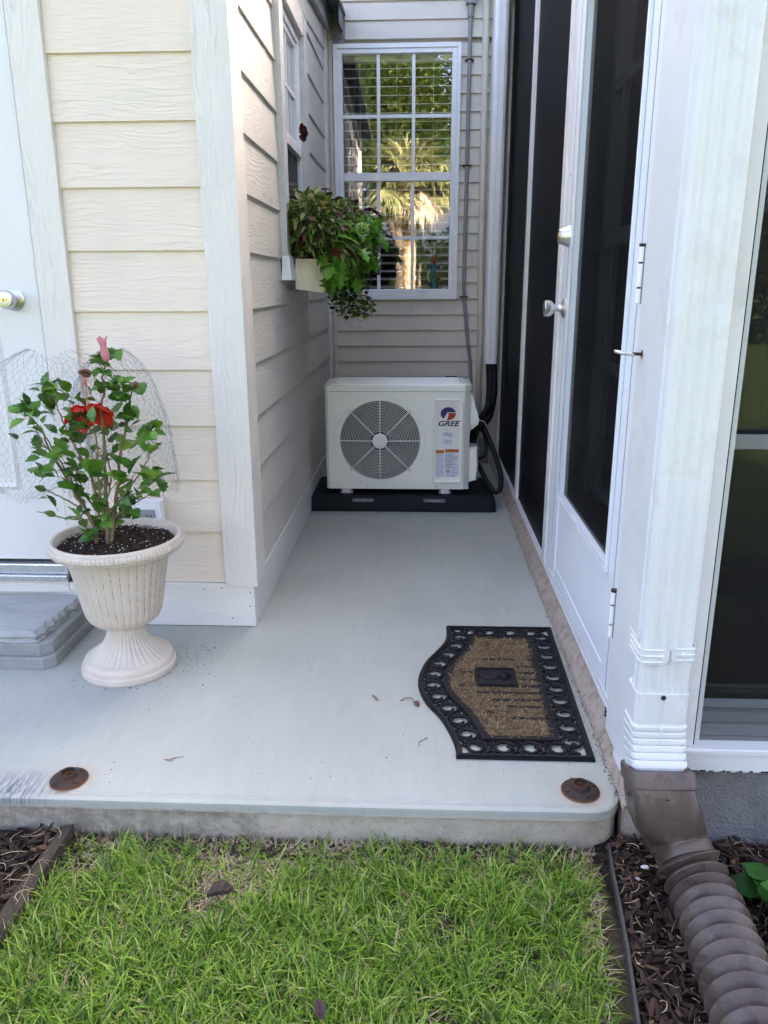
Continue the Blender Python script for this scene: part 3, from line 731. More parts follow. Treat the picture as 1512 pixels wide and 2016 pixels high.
mb.add(vs, fs); o = mb.build('roof', M['darkmetal'], shed, smooth='all'); sm = o.modifiers.new('s', 'SOLIDIFY'); sm.thickness = .004
mb = MB(); mb.box(-.52, -.438, 5.035, 5.043, 2.40, 2.60); mb.loft([[(-.452, y, fz(y) + .0), (-.448, y, fz(y) + .0), (-.448, y, fz(y) + .10), (-.452, y, fz(y) + .10)] for y in (4.80, 5.03)])
clean_normals(mb.build('drip_edge', M['darkmetal'], shed))

# outlet box on the shed wall
ob = thing('outdoor_outlet', (-.90, 2.455, .40), 'white weatherproof outlet box low on cream siding behind the urn', 'outlet')
mb = MB(); mb.box(-.965, -.835, 2.432, 2.456, .345, .452, .004); mb.box(-.845, -.836, 2.415, 2.4315, .345, .452, .002); b_ = mb.build('cover_plate', M['white'], ob)
mb = MB(); mb.box(-.935, -.862, 2.4285, 2.4315, .366, .418, .003); mb.build('receptacle', simple('grey_receptacle', (.30, .30, .30), .4), ob)
for cx in (-.918, -.880):
    mb = MB(); mb.box(cx - .007, cx - .005, 2.4272, 2.428, .392, .402); mb.box(cx + .005, cx + .007, 2.4272, 2.428, .392, .401); mb.lathe([(0, -.0008), (.0025, -.0008), (.0025, 0)], (cx, 2.428, .382), 10, 'y'); mb.build('slot', M['iron'], ob)

# hanging maroon leaf charm by the shed window
ch = thing('leaf_charm', (-.515, 3.60, 1.72), 'maroon leaf charm hanging in front of the shed window', 'ornament')
mb = MB(); mb.tube([(-.533, 3.60, 1.93), (-.50, 3.60, 1.92), (-.495, 3.60, 1.77)], .0012, 5); mb.build('wire', M['steel'], ch)
mb = MB()
for i in range(6): leaf(mb, (-.495 + random.uniform(-.004, .004), 3.60, 1.772 - i * .008), Vector((random.uniform(-.5, .5), random.uniform(-.4, .4), -1)), .034, FULL, 1.0, .35, .4, random.uniform(-1, 1))
mb.build('leaf', M['fan_red'], ch)

# window planter box with its plants
pb = thing('planter_box', (-.47, 3.45, 1.09), 'cream window box fixed under the shed window, half hidden by foliage', 'planter')
mb = MB()
mb.loft([[(-.522, 3.405, 1.105), (-.405, 3.43, 1.088), (-.405, 4.05, 1.10), (-.522, 4.05, 1.10)], [(-.517, 3.395, 1.225), (-.388, 3.42, 1.225), (-.388, 4.06, 1.235), (-.517, 4.06, 1.235)]])
clean_normals(mb.build('box', M['cream_box'], pb)); mb = MB()
mb.box(-.508, -.398, 3.44, 4.03, 1.15, 1.2355); mb.build('soil', M['soil'], pb)
def mound(mb, c, r, N, shape, Lr, wid, hang=.6, zmin=-.6, inner=.25, fold=.3):
    for i in range(N):
        d = rdir(zmin, 1); q = 1 - random.random() ** 2 * inner
        p = Vector((c[0] + d.x * r[0] * q, c[1] + d.y * r[1] * q, c[2] + d.z * r[2] * q))
        ld = Vector((d.x + random.uniform(-.5, .5), d.y * .6 + random.uniform(-.6, .6), -hang + random.uniform(-.5, .6) + d.z * .4))
        leaf(mb, p, ld, random.uniform(*Lr), shape, wid, fold, random.uniform(.1, .7), random.uniform(-.9, .9))
cp = thing('coleus_plant', (-.42, 3.65, 1.23), 'green, yellow and purple coleus spilling over the cream window box', 'plant')
mb = MB()
mound(mb, (-.44, 3.50, 1.33), (.12, .20, .13), 1700, LANCE, (.022, .050), .8, .5)
mound(mb, (-.38, 3.68, 1.34), (.14, .22, .14), 2100, LANCE, (.022, .052), .8, .5)
mound(mb, (-.34, 3.80, 1.29), (.11, .22, .12), 1100, LANCE, (.028, .065), .85, .6)
mound(mb, (-.46, 3.45, 1.39), (.10, .14, .09), 500, LANCE, (.028, .06), .85, .1)
mound(mb, (-.36, 3.55, 1.24), (.10, .14, .10), 800, LANCE, (.03, .07), .9, .9)
mb.build('leaf', M['coleus'], cp)
mb = MB()
for i in range(60):
    e = Vector((random.uniform(-.5, -.22), random.uniform(3.4, 3.95), random.uniform(1.2, 1.45))); b0 = Vector((-.45, random.uniform(3.5, 3.95), 1.22))
    mb.tube([b0, (b0 + e) / 2 + Vector((0, 0, .04)), e], [.003, .0025, .0015], 4)
mb.build('stem', M['stem'], cp)
vp = thing('potato_vine', (-.36, 3.62, 1.2), 'bright green lobed vine leaves at the right end of the window box', 'plant')
mb = MB()
for i in range(190):
    t = random.random()
    p = Vector((-.37 + .13 * t + random.gauss(0, .028), 3.44 + .28 * t + random.gauss(0, .06), 1.19 + .18 * t + random.gauss(0, .045)))
    leaf(mb, p, Vector((random.uniform(-.3, .9), random.uniform(-.9, .3), random.uniform(-1.4, .1))), random.uniform(.06, .10), LOBE, .85, .25, random.uniform(.1, .6), random.uniform(-.6, .6))
mb.build('leaf', M['vine_leaf'], vp)
mb = MB()
for i in range(18): mb.tube([(-.42, 3.62, 1.22), (-.36, 3.6 + .02 * i, 1.27), (-.32 + .012 * i, 3.52 + .018 * i, 1.16 + .013 * i)], .0025, 4)
mb.build('stem', M['stem_green'], vp)
rp = thing('burgundy_plant', (-.34, 3.9, 1.3), 'dark burgundy leaves at the back of the window box', 'plant')
mb = MB()
for c, N in (((-.29, 3.95, 1.42), 44), ((-.49, 3.60, 1.49), 6), ((-.36, 3.9, 1.46), 6), ((-.25, 3.78, 1.18), 14), ((-.24, 3.85, 1.30), 12)):
    mb = MB()
    for i in range(N): leaf(mb, Vector(c) + Vector((random.gauss(0, .03), random.gauss(0, .04), random.gauss(0, .02))), rdir(-.5, .8), random.uniform(.05, .09), LANCE if N > 15 else FULL, 1.1, .2, .4, random.uniform(-.5, .5))
    mb.build('leaf_cluster', M['purple_leaf'], rp)
mb = MB(); mb.tube([(-.44, 3.75, 1.22), (-.47, 3.66, 1.4), (-.49, 3.60, 1.49)], .003, 5); mb.build('stem', M['stem'], rp); mb = MB(); mb.tube([(-.40, 3.9, 1.22), (-.33, 3.92, 1.32), (-.28, 3.95, 1.42)], .003, 5); mb.build('stem', M['stem'], rp)
jp = thing('creeping_vine', (-.33, 3.75, 1.15), 'small leaved vine trailing below the window box', 'plant')
mb = MB(); st = MB()
for i in range(26):
    x = random.uniform(-.40, -.25); y = random.uniform(3.62, 3.9); zb = random.uniform(1.0, 1.09) ; pts = []
    for k in range(9):
        t = k / 8; pts.append(Vector((x + .03 * math.sin(5 * t + i), y + .03 * math.cos(4 * t + i), 1.2 + (zb - 1.2) * t)))
    st.tube(pts, .0015, 4)
    for k in range(30):
        t = random.random(); p = pts[min(8, int(t * 9))]
        leaf(mb, p + Vector((random.gauss(0, .01), random.gauss(0, .01), random.gauss(0, .012))), rdir(-.8, .5), random.uniform(.012, .024), FULL, 1.1, .1, .3)
for i in range(170):
    p = Vector((-.38 + random.random() * .17, 3.66 + random.random() * .2, 1.015 + random.gauss(0, .022)))
    leaf(mb, p, rdir(-.8, .6), random.uniform(.012, .024), FULL, 1.1, .1, .3)
mb.build('leaf', M['creeper'], jp); st.build('stem', M['stem_green'], jp)
# ------------------------------------------------------------------ house behind (back wall at y = 5.05)
house = thing('house', (0, 5.05, 0), 'tan vinyl sided house wall with white grilled window at the end of the walkway', 'house')
HY = 5.05
HZ = [.176 + .0953 * i for i in range(33)]
def dutch(mb, x0, x1, zs, ztop):
    for i, z in enumerate(zs):
        if z >= ztop: break
        z1 = min(z + .0953 + .004, ztop)
        mb.prism([(HY - .015, z), (HY - .015, z + .004), (HY - .002, z1), (HY + .006, z1), (HY + .006, z)], 'x', x0, x1)
def dutch_fix(mb):
    # prism() maps polygon to (y, z) for axis x
    return mb
mb = MB()
dutch(mb, -.56, .395, [z for z in HZ if z < 1.02], 1.028)
for (a, b) in ((-.56, -.509), (.2255, .395)):
    dutch(mb, a, b, [z for z in HZ if 1.02 <= z < 2.42], 2.437)
dutch(mb, -.56, .395, [z for z in HZ if z >= 2.42], 3.2)
clean_normals(mb.build('siding', M['vinyl'], house))
mb = MB(); mb.box(-9, -.50, HY + .02, HY + .15, -.1, 3.2); mb.box(.20, 9, HY + .02, HY + .15, -.1, 3.2)
mb.box(-.50, .20, HY + .02, HY + .15, -.1, 1.03); mb.box(-.50, .20, HY + .02, HY + .15, 2.43, 3.2); mb.build('wall', M['vinyl'], house)
mb = MB(); mb.box(.396, .430, HY - .03, HY + .02, 0, 3.2, .003); mb.build('corner_trim', M['vinyl'], house)
mb = MB(); mb.box(-.535, -.515, HY - .020, HY + .004, 0, 2.46, .002); mb.build('corner_trim', M['vinyl'], house)
mb = MB(); mb.box(-.58, .45, HY - .035, HY + .02, -.05, .172); mb.build('foundation', M['stucco'], house)
# main window
WY = HY - .012
mb = MB()
def frame_z(mb, x0, x1, z0, z1, wd, ya, yb, bev=.002, top=None, bot=None):
    top = top or wd; bot = bot or wd
    mb.box(x0, x0 + wd, ya, yb, z0, z1, bev); mb.box(x1 - wd, x1, ya, yb, z0, z1, bev)
    mb.box(x0 + wd, x1 - wd, ya, yb, z1 - top, z1, bev); mb.box(x0 + wd, x1 - wd, ya, yb, z0, z0 + bot, bev)
frame_z(mb, -.509, .2245, 1.030, 2.436, .024, HY - .034, HY + .01)
frame_z(mb, -.4845, .2000, 1.0545, 2.4115, .026, HY - .027, HY + .03, top=.024, bot=.028)
hw = mb.build('window', M['white'], house)
mb = MB(); mb.box(-.4580, .1735, HY - .022, HY + .02, 1.711, 1.757, .002); mb.build('meeting_rail', M['white'], hw)
mb = MB(); mb.box(-.4580, .1735, HY - .018, HY + .02, 1.0828, 1.093, .002); mb.build('bottom_rail', M['white'], hw)
def muntins(z0, z1, zh, xs, y):
    mb = MB()
    for x in xs: mb.box(x - .010, x + .010, y, y + .010, z0, z1, .002)
    e = [-.4575] + [q for x in xs for q in (x - .0105, x + .0105)] + [.173]
    for i in range(0, len(e), 2): mb.box(e[i], e[i + 1], y + .001, y + .009, zh - .010, zh + .010, .002)
    mb.build('grille', M['white'], hw)
muntins(1.7575, 2.387, 2.062, (-.250, -.046), HY - .0115)
muntins(1.0935, 1.7105, 1.392, (-.255, -.050), HY - .006)
mb = MB(); mb.add([(-.4578, HY, 1.7575), (.1733, HY, 1.7575), (.1733, HY, 2.387), (-.4578, HY, 2.387)], [(0, 1, 2, 3)]); mb.build('pane', M['glass'], hw)
mb = MB(); mb.add([(-.4578, HY + .007, 1.0935), (.1733, HY + .007, 1.0935), (.1733, HY + .007, 1.7105), (-.4578, HY + .007, 1.7105)], [(0, 1, 2, 3)]); mb.build('pane', M['glass'], hw)
mb = MB(); mb.box(.150, .166, HY - .0205, HY - .0185, 1.0975, 1.102); mb.box(.153, .163, HY - .0215, HY - .0205, 1.103, 1.106); mb.build('sash_lock', M['mesh_grey'], hw)
# interior
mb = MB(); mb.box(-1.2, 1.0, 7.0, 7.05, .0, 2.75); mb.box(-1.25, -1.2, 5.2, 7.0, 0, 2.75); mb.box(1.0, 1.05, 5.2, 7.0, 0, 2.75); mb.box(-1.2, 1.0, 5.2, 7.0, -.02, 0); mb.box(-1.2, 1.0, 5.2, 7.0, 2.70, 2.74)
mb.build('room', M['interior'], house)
mb = MB(); mb.box(-.50, .21, HY + .034, HY + .16, 1.052, 1.080, .003); mb.build('inner_sill', M['white'], house)
bl = MB()
for i in range(27):
    z = 1.105 + i * .047
    bl.prism([(HY + .040, z - .006), (HY + .086, z + .006), (HY + .086, z + .009), (HY + .040, z - .0012)], 'x', -.455, .172)
bl.box(-.457, .174, HY + .038, HY + .09, 2.36, 2.40)
bd = clean_normals(bl.build('window_blind', M['blind'])); tag(bd, 'white horizontal slat blind hanging inside the grilled back window', 'blind')
mb = MB()
for x in (-.36, -.145, .07): mb.tube([(x, HY + .038, 1.09), (x, HY + .038, 2.38)], .0012, 4)
cdo = mb.build('cord', M['blind'], bd)
mb = MB(); vs = []; fs = []
for i in range(41):
    x = -.55 + .24 * i / 40; y = 5.30 + .02 * math.sin(i * 1.3)
    vs += [(x, y, .8), (x, y, 2.6)]
for i in range(40): fs.append((2 * i, 2 * i + 2, 2 * i + 3, 2 * i + 1))
mb.add(vs, fs); tag(mb.build('curtain', M['curtain'], smooth='all'), 'grey curtain hanging inside the left of the back window', 'curtain')
# holes / wall plugs patched under the window
for x in (-.325, -.06):
    mb = MB(); mb.prism([(x - .030, .985), (x, .945), (x + .030, .985), (x + .012, 1.0), (x - .012, 1.0)], 'y', HY - .0135, HY - .0045)
    a = mb.build('caulk_patch', simple('caulk', (.62, .60, .56), .6), house)
    mb = MB(); mb.lathe([(0, -.001), (.005, -.001), (.005, 0)], (x, HY - .0135, .975), 10, 'y'); mb.build('screw_hole', M['iron'] if x < -.1 else M['vinyl'], a)
# roof, high enough to shade the yard
mb = MB(); mb.loft([[(x, 4.70, 3.30), (x, 10.2, 6.5), (x, 16, 3.3), (x, 16, 3.2), (x, 10.2, 6.35), (x, 4.73, 3.20)] for x in (-11, 11)])
clean_normals(mb.build('roof', simple('shingles', (.12, .11, .10), .9, var=.3, vs=6), house))
mb = MB(); mb.box(-10.5, -10.4, 5.2, 15.5, 0, 4); mb.box(10.4, 10.5, 5.2, 15.5, 0, 4); mb.box(-10.5, 10.5, 15.4, 15.5, 0, 3); mb.build('wall', M['vinyl'], house)

# wall pipes
cd = thing('electrical_conduit', (.27, 5.03, .5), 'thin grey conduit strapped to the tan siding right of the window', 'conduit')
mb = MB(); cy = HY - .028
mb.tube([(.271, cy, 3.2), (.271, cy, 2.42), (.270, cy, 1.8), (.268, cy, 1.25), (.268, cy, 1.10), (.276, cy, 1.0), (.298, cy, .80), (.318, cy, .64), (.326, cy, .50), (.33, cy, .2)], .0115, 12)
mb.build('pipe', M['conduit'], cd, smooth='all')
mb = MB(); mb.box(.243, .301, HY - .055, HY - .013, 2.62, 2.8, .004); mb.tube([(.272, cy, 2.56), (.272, cy, 2.625)], .018, 12); mb.build('junction_box', M['conduit'], cd)
for z, x in ((2.345, .2705), (1.79, .270), (1.045, .2695)):
    mb = MB(); mb.box(x - .026, x + .026, HY - .018, HY - .0125, z - .006, z + .006, .001); mb.tube([(x - .014, cy, z), (x - .010, cy - .010, z), (x, cy - .0145, z), (x + .010, cy - .010, z), (x + .014, cy, z)], .004, 6)
    s_ = mb.build('strap', M['iron'], cd)
cp2 = thing('drain_pipe', (.36, 5.0, .5), 'cream vertical pipe beside the wall corner right of the conduit', 'pipe')
mb = MB(); mb.tube([(.354, HY - .034, 3.2), (.366, HY - .034, 1.2), (.376, HY - .034, .8), (.380, HY - .034, .05)], .0185, 16); mb.build('pipe', M['creampipe'], cp2, smooth='all')
lc = thing('line_cover', (.43, 4.86, .66), 'white refrigerant line cover running up the wall above black hoses', 'cover')
mb = MB(); mb.prism([(.393, 4.90), (.396, 4.845), (.410, 4.835), (.452, 4.835), (.467, 4.845), (.470, 4.90)], 'z', .655, 3.1); mb.prism([(.405, 4.9), (.405, 5.045), (.458, 5.045), (.458, 4.9)], 'z', .70, 3.1)
clean_normals(mb.build('channel', M['white'], lc))
mb = MB(); mb.box(.4225, .4245, 4.8325, 4.836, .66, 3.1); mb.build('seam', M['mesh_grey'], lc)

# refrigerant hoses
hs = thing('refrigerant_hoses', (.36, 4.2, .1), 'black insulated hoses looping from the white cover to the heat pump side', 'hose')
def bez(P, n=26):
    P = [Vector(p) for p in P]; out = []
    Q = [P[0]] + P + [P[-1]]
    for i in range(1, len(Q) - 2):
        for k in range(n // (len(P) - 1) + 1):
            t = k / (n // (len(P) - 1) + 1)
            a, b, c, d = Q[i - 1], Q[i], Q[i + 1], Q[i + 2]
            out.append(.5 * ((2 * b) + (c - a) * t + (2 * a - 5 * b + 4 * c - d) * t * t + (3 * b - a - 3 * c + d) * t ** 3))
    out.append(Q[-2]); return out
mb = MB(); mb.tube(bez([(.425, 4.87, .70), (.43, 4.86, .60), (.425, 4.75, .50), (.40, 4.55, .44), (.36, 4.36, .42), (.315, 4.20, .40), (.285, 4.12, .33), (.275, 4.10, .26)]), .023, 12)
mb.build('insulated_line', M['black'], hs, smooth='all'); mb = MB()
mb.tube(bez([(.455, 4.87, .70), (.455, 4.85, .60), (.445, 4.70, .50), (.41, 4.5, .41), (.37, 4.3, .40), (.325, 4.16, .385)]), .019, 12)
mb.build('insulated_line', M['black'], hs, smooth='all')
mb = MB(); mb.tube(bez([(.34, 4.22, .40), (.365, 4.1, .345), (.400, 4.02, .26), (.425, 3.98, .17), (.424, 3.96, .105), (.395, 3.96, .085), (.355, 4.02, .13), (.315, 4.08, .20), (.27, 4.1, .215)]), .0135, 12)
mb.build('drain_hose', M['black'], hs, smooth='all')
mb = MB(); mb.tube(bez([(.33, 4.2, .385), (.352, 4.12, .33), (.352, 4.08, .28), (.33, 4.05, .245), (.28, 4.06, .25)]), .0075, 8)
mb.build('cable', M['black'], hs, smooth='all')
mb = MB(); mb.tube([(.330 + .030 * math.cos(a), 4.185, .392 + .028 * math.sin(a)) for a in [i * PI / 5 for i in range(10)]], .0022, 5, closed=True); mb.tube([(.352, 4.165, .37), (.354, 4.15, .335)], .0018, 4)
mb.build('cable_tie', M['white'], hs)

# ------------------------------------------------------------------ heat pump and pad
pad = thing('equipment_pad', (-.08, 4.09, 0), 'black plastic equipment pad under the cream heat pump', 'pad')
mb = MB()
rings = []
for (z, i) in ((.001, 0), (.045, .004), (.070, .010), (.0775, .020), (.0785, .028)):
    rings.append(rr_ring(-.083, 4.095, z, .965 - 2 * i, .46 - 2 * i, .02, 4))
mb.loft(rings); clean_normals(mb.build('pad_body', M['pad'], pad, smooth=True))
for xc, tx, kw in ((-.283, '18 x 38 x 3', dict(sx=1.15)), (.082, 'PolarPad', dict(shear=.2))):
    mb = MB(); mb.box(xc - .055, xc + .055, 3.8635, 3.868, .052, .069, .001); pl = mb.build('name_plate', M['plate'], pad)
    text_on(tx, .016, (xc, 3.8625, .0605), 'lettering', M['ink_light'], pl, bold=.0004, **kw)

ac = thing('heat_pump', (-.108, 4.09, .078), 'cream outdoor heat pump unit with round fan grille and blue and red emblem', 'air conditioner')
X0, X1, Y0, Y1, Z0, Z1 = -.474, .258, 3.930, 4.235, .105, .606
fc = (-.197, .357); fr = .209
# front panel with a round hole
bm = bmesh.new(); no = 64
hole = [bm.verts.new((fc[0] + fr * math.cos(2 * PI * i / no), Y0, fc[1] + fr * math.sin(2 * PI * i / no))) for i in range(no)]
def sq(i):
    a = 2 * PI * i / no; c, s = math.cos(a), math.sin(a); k = .232 / max(abs(c), abs(s)); return (fc[0] + c * k, Y0, fc[1] + s * k)
sqv = [bm.verts.new(sq(i)) for i in range(no)]
rec = [bm.verts.new((fc[0] + (fr + .012) * math.cos(2 * PI * i / no), Y0, fc[1] + (fr + .012) * math.sin(2 * PI * i / no))) for i in range(no)]
inn = [bm.verts.new((fc[0] + (fr - .006) * math.cos(2 * PI * i / no), Y0 + .012, fc[1] + (fr - .006) * math.sin(2 * PI * i / no))) for i in range(no)]
for i in range(no):
    j = (i + 1) % no
    bm.faces.new((sqv[i], sqv[j], rec[j], rec[i])); bm.faces.new((rec[i], rec[j], hole[j], hole[i])); bm.faces.new((hole[i], hole[j], inn[j], inn[i]))
me = bpy.data.meshes.new('casing'); bm.to_mesh(me); bm.free()
vv = [tuple(v.co) for v in me.vertices]; ff = [tuple(p.vertices) for p in me.polygons]
mb = MB(); mb.add(vv, ff)
cxl, cxr, czb, czt = fc[0] - .232, fc[0] + .232, fc[1] - .232, fc[1] + .232
def qd(x0, x1, z0, z1): mb.add([(x0, Y0, z0), (x1, Y0, z0), (x1, Y0, z1), (x0, Y0, z1)], [(0, 1, 2, 3)])
qd(X0 + .014, cxl, Z0, Z1); qd(cxr, X1 - .030, Z0, Z1); qd(cxl, cxr, Z0, czb); qd(cxl, cxr, czt, Z1)
# chamfered left and right edges, sides, back and bottom
mb.add([(X0 + .014, Y0, Z0), (X0 + .014, Y0, Z1), (X0, Y0 + .014, Z1), (X0, Y0 + .014, Z0)], [(0, 1, 2, 3)])
mb.add([(X1 - .030, Y0, Z0), (X1 - .030, Y0, Z1), (X1, Y0 + .030, Z1), (X1, Y0 + .030, Z0)], [(0, 3, 2, 1)])
mb.add([(X0, Y0 + .014, Z0), (X0, Y0 + .014, Z1), (X0, Y1, Z1), (X0, Y1, Z0)], [(0, 1, 2, 3)])
mb.add([(X1, Y0 + .030, Z0), (X1, Y0 + .030, Z1), (X1, Y1, Z1), (X1, Y1, Z0)], [(0, 1, 2, 3)])
mb.add([(X0, Y1, Z0), (X1, Y1, Z0), (X1, Y1, Z1), (X0, Y1, Z1)], [(0, 1, 2, 3)])
mb.add([(X0, Y0, Z0 + .002), (X1, Y0, Z0 + .002), (X1, Y1, Z0 + .002), (X0, Y1, Z0 + .002)], [(0, 1, 2, 3)])
cas = mb.build('casing', M['accream'], ac)
mb = MB(); mb.lathe([(fr - .006, .012), (fr - .008, .15)], (fc[0], Y0, fc[1]), 64, 'y', cap=False); mb.build('fan_shroud', M['acdark'], ac)
# embossed ring around the fan opening
mb = MB(); mb.tube([(fc[0] + .229 * math.cos(2 * PI * i / 72), Y0 + .001, fc[1] + .226 * math.sin(2 * PI * i / 72)) for i in range(72)], .0036, 6, closed=True); mb.build('fan_surround', M['accream'], ac, smooth='all')
# lid with recessed flutes
mb = MB(); lx0, lx1 = X0 - .004, X1 + .004
mb.prism([(lx0, Y0 + .014), (lx0 + .016, Y0 - .004), (lx1 - .032, Y0 - .004), (lx1, Y0 + .028), (lx1, Y1 + .004), (lx0, Y1 + .004)], 'z', .608, .636)
clean_normals(mb.build('lid', M['accream'], ac))
mb = MB(); mb.loft([rr_ring((lx0 + lx1) / 2, (Y0 + Y1) / 2, z, lx1 - lx0 - .05 - i, Y1 - Y0 - .03 - i, .02, 4) for z, i in ((.636, 0), (.645, .012))]); clean_normals(mb.build('lid_top', M['accream'], ac))
mb = MB()
for k in range(4):
    y = Y0 + .06 + k * .058; mb.loft([rr_ring((lx0 + lx1) / 2, y, z, lx1 - lx0 - .10 - i, .030 - i, .012, 4) for z, i in ((.6452, 0), (.651, .010))])
clean_normals(mb.build('lid_rib', M['accream'], ac))
# fan behind: dark inside, blades, coil
mb = MB(); mb.box(X0 + .004, X1 - .03, Y0 + .155, Y0 + .16, Z0 + .003, Z1); mb.build('inside', M['acdark'], ac)
mb = MB()
for k in range(3):
    a0 = 2 * PI * k / 3 + .35; vs = []; fs = []
    for i in range(7):
        t = i / 6
        for j in range(9):
            s_ = j / 8; r_ = .05 + .140 * t; a = a0 + (s_ - .3) * (1.35 - .25 * t) + .35 * t
            vs.append((fc[0] + r_ * math.cos(a), Y0 + .075 + .05 * s_, fc[1] + r_ * math.sin(a)))
    for i in range(6):
        for j in range(8): fs.append((i * 9 + j, (i + 1) * 9 + j, (i + 1) * 9 + j + 1, i * 9 + j + 1))
    mb.add(vs, fs)
mb.lathe([(0, .06), (.045, .065), (.055, .08), (.055, .13)], (fc[0], Y0, fc[1]), 24, 'y')
fn = mb.build('fan', simple('fan_grey', (.03, .033, .037), .4), ac, smooth='all')
# grille: concentric rings, spokes, hub
mb = MB(); nr = 20
for k in range(nr):
    r_ = .046 + (fr - .008 - .046) * (k + .5) / nr; yy = Y0 - .006 + .010 * (r_ / fr) ** 2
    mb.tube([(fc[0] + r_ * math.cos(2 * PI * i / 56), yy, fc[1] + r_ * math.sin(2 * PI * i / 56)) for i in range(56)], .0014, 5, closed=True)
for k in range(8):
    a = PI / 4 * k; mb.tube([(fc[0] + .036 * math.cos(a), Y0 - .009, fc[1] + .036 * math.sin(a)), (fc[0] + (fr + (.003 if k % 2 else -.004)) * math.cos(a), Y0 + .002, fc[1] + (fr + (.003 if k % 2 else -.004)) * math.sin(a))], .0028, 6)
mb.tube([(fc[0] + (fr - .004) * math.cos(2 * PI * i / 64), Y0 + .003, fc[1] + (fr - .004) * math.sin(2 * PI * i / 64)) for i in range(64)], .0026, 6, closed=True)
gr = mb.build('fan_grille', M['accream'], ac, smooth='all')
mb = MB(); mb.lathe([(.039, -.004), (.039, -.011), (.034, -.014), (0, -.0145)], (fc[0], Y0, fc[1]), 40, 'y'); clean_normals(mb.build('hub_cap', M['accream'], gr, smooth=True))
for k in range(4):
    a = PI / 4 + PI / 2 * k; mb = MB(); mb.lathe([(.0055, .001), (.0055, -.004), (.003, -.0065), (0, -.007)], (fc[0] + (fr + .004) * math.cos(a), Y0 - .001, fc[1] + (fr + .004) * math.sin(a)), 12, 'y')
    clean_normals(mb.build('screw', M['steel'], gr, smooth=True))
for x, z in ((-.263, .122), (.090, .122)):
    mb = MB(); mb.lathe([(.0055, .001), (.0055, -.003), (.003, -.005), (0, -.0055)], (x, Y0 - .001, z), 12, 'y'); clean_normals(mb.build('screw', M['steel'], ac, smooth=True))
# raised service panel on the right
def rring(x0, x1, z0, z1, r, y, n=5):
    pts = []
    for k, (cx, cz) in enumerate(((x1 - r, z1 - r), (x0 + r, z1 - r), (x0 + r, z0 + r), (x1 - r, z0 + r))):
        for i in range(n):
            a = PI / 2 * k + PI / 2 * i / (n - 1); pts.append((cx + r * math.cos(a), y, cz + r * math.sin(a)))
    return pts
px0, px1, pz0, pz1 = .068, .222, .138, .572
mb = MB(); mb.loft([rring(px0, px1, pz0, pz1, .018, Y0 + .001), rring(px0, px1, pz0, pz1, .018, Y0 - .006), rring(px0 + .004, px1 - .004, pz0 + .004, pz1 - .004, .016, Y0 - .009), rring(px0 + .009, px1 - .009, pz0 + .009, pz1 - .009, .013, Y0 - .0085), rring(px0 + .016, px1 - .016, pz0 + .016, pz1 - .016, .012, Y0 - .0028)])
sp = clean_normals(mb.build('service_panel', M['accream'], ac, smooth=True))
PY = Y0 - .0030
# emblem: blue three-quarter disc, red quarter with curved stem between
mb = MB(); ec = (.1465, .497); er = .038
def disc_pts(a0, a1, n=30, r=er, sq_=.86): return [(ec[0] + r * math.cos(R(a0 + (a1 - a0) * i / n)), ec[1] + sq_ * r * math.sin(R(a0 + (a1 - a0) * i / n))) for i in range(n + 1)]
bluep = disc_pts(12, 232) + [(ec[0] - .010, ec[1] - .004), (ec[0] - .004, ec[1] + .007)]
mb.prism(bluep, 'y', PY - .0008, PY); clean_normals(mb.build('emblem_blue', M['ink_blue'], sp))
mb = MB(); redp = [(ec[0] - .001, ec[1] + .003)] + [(ec[0] + er * math.cos(R(a)), ec[1] + .86 * er * math.sin(R(a))) for a in (5, -10, -25, -40, -55, -70, -85, -100)] + [(ec[0] - .001, ec[1] - .018), (ec[0] + .002, ec[1] - .006)]
mb.prism(redp, 'y', PY - .0008, PY); clean_normals(mb.build('emblem_red', M['ink_red'], sp))
text_on('GREE', .037, (.1465, PY - .0006, .446), 'lettering', M['ink_blue'], sp, shear=.28, bold=.0011, sx=1.22)
def sticker(name, x0, x1, z0, z1, mat):
    mb = MB(); mb.box(x0, x1, PY - .0005, PY, z0, z1); return mb.build(name, mat, sp)
s1 = sticker('sticker', .1185, .1725, .378, .404, M['label_white'])
text_on('INVERTER', .0098, (.1455, PY - .0011, .391), 'lettering', M['ink_blue'], s1, shear=.2, bold=.0002, sx=.95)
mb = MB()
for a0, a1, mt in ((60, 150, 0), (-120, -30, 1)):
    mb.tube([(.137 + .018 * mt + .012 * math.cos(R(a0 + (a1 - a0) * i / 10)), PY - .0012, .391 + .0115 * math.sin(R(a0 + (a1 - a0) * i / 10))) for i in range(11)], .0007, 4)
mb.build('swoosh', M['ink_blue'], s1)
s2 = sticker('sticker', .1235, .1675, .340, .365, M['label_white'])
def rules(x0, x1, zs, parent, mat, h=.0022, seed=0):
    rr = random.Random(seed); mb = MB()
    for z in zs:
        x = x0; xe = x1 - rr.random() ** 3 * (x1 - x0) * .5
        while x < xe:
            wl = rr.uniform(.0015, .0055); mb.box(x, min(x + wl, xe), PY - .0010, PY - .0006, z, z + h * rr.uniform(.7, 1)); x += wl + .0012
    mb.build('small_print', mat, parent)
rules(.126, .165, [.343, .348, .353], s2, M['ink_light'], .0018, 1)
mb = MB(); mb.prism([(.133, .357), (.139, .357), (.136, .362)], 'y', PY - .001, PY - .0006); mb.build('mark', M['green_ink'], s2); 
mb = MB(); mb.box(.140, .160, PY - .001, PY - .0006, .358, .3605); mb.build('mark', M['ink_grey'], s2)
s3 = sticker('warning_sticker', .086, .130, .172, .312, M['label_white'])
mb = MB(); mb.box(.086, .130, PY - .0008, PY - .0005, .294, .311); o3 = mb.build('orange_band', M['label_orange'], s3)
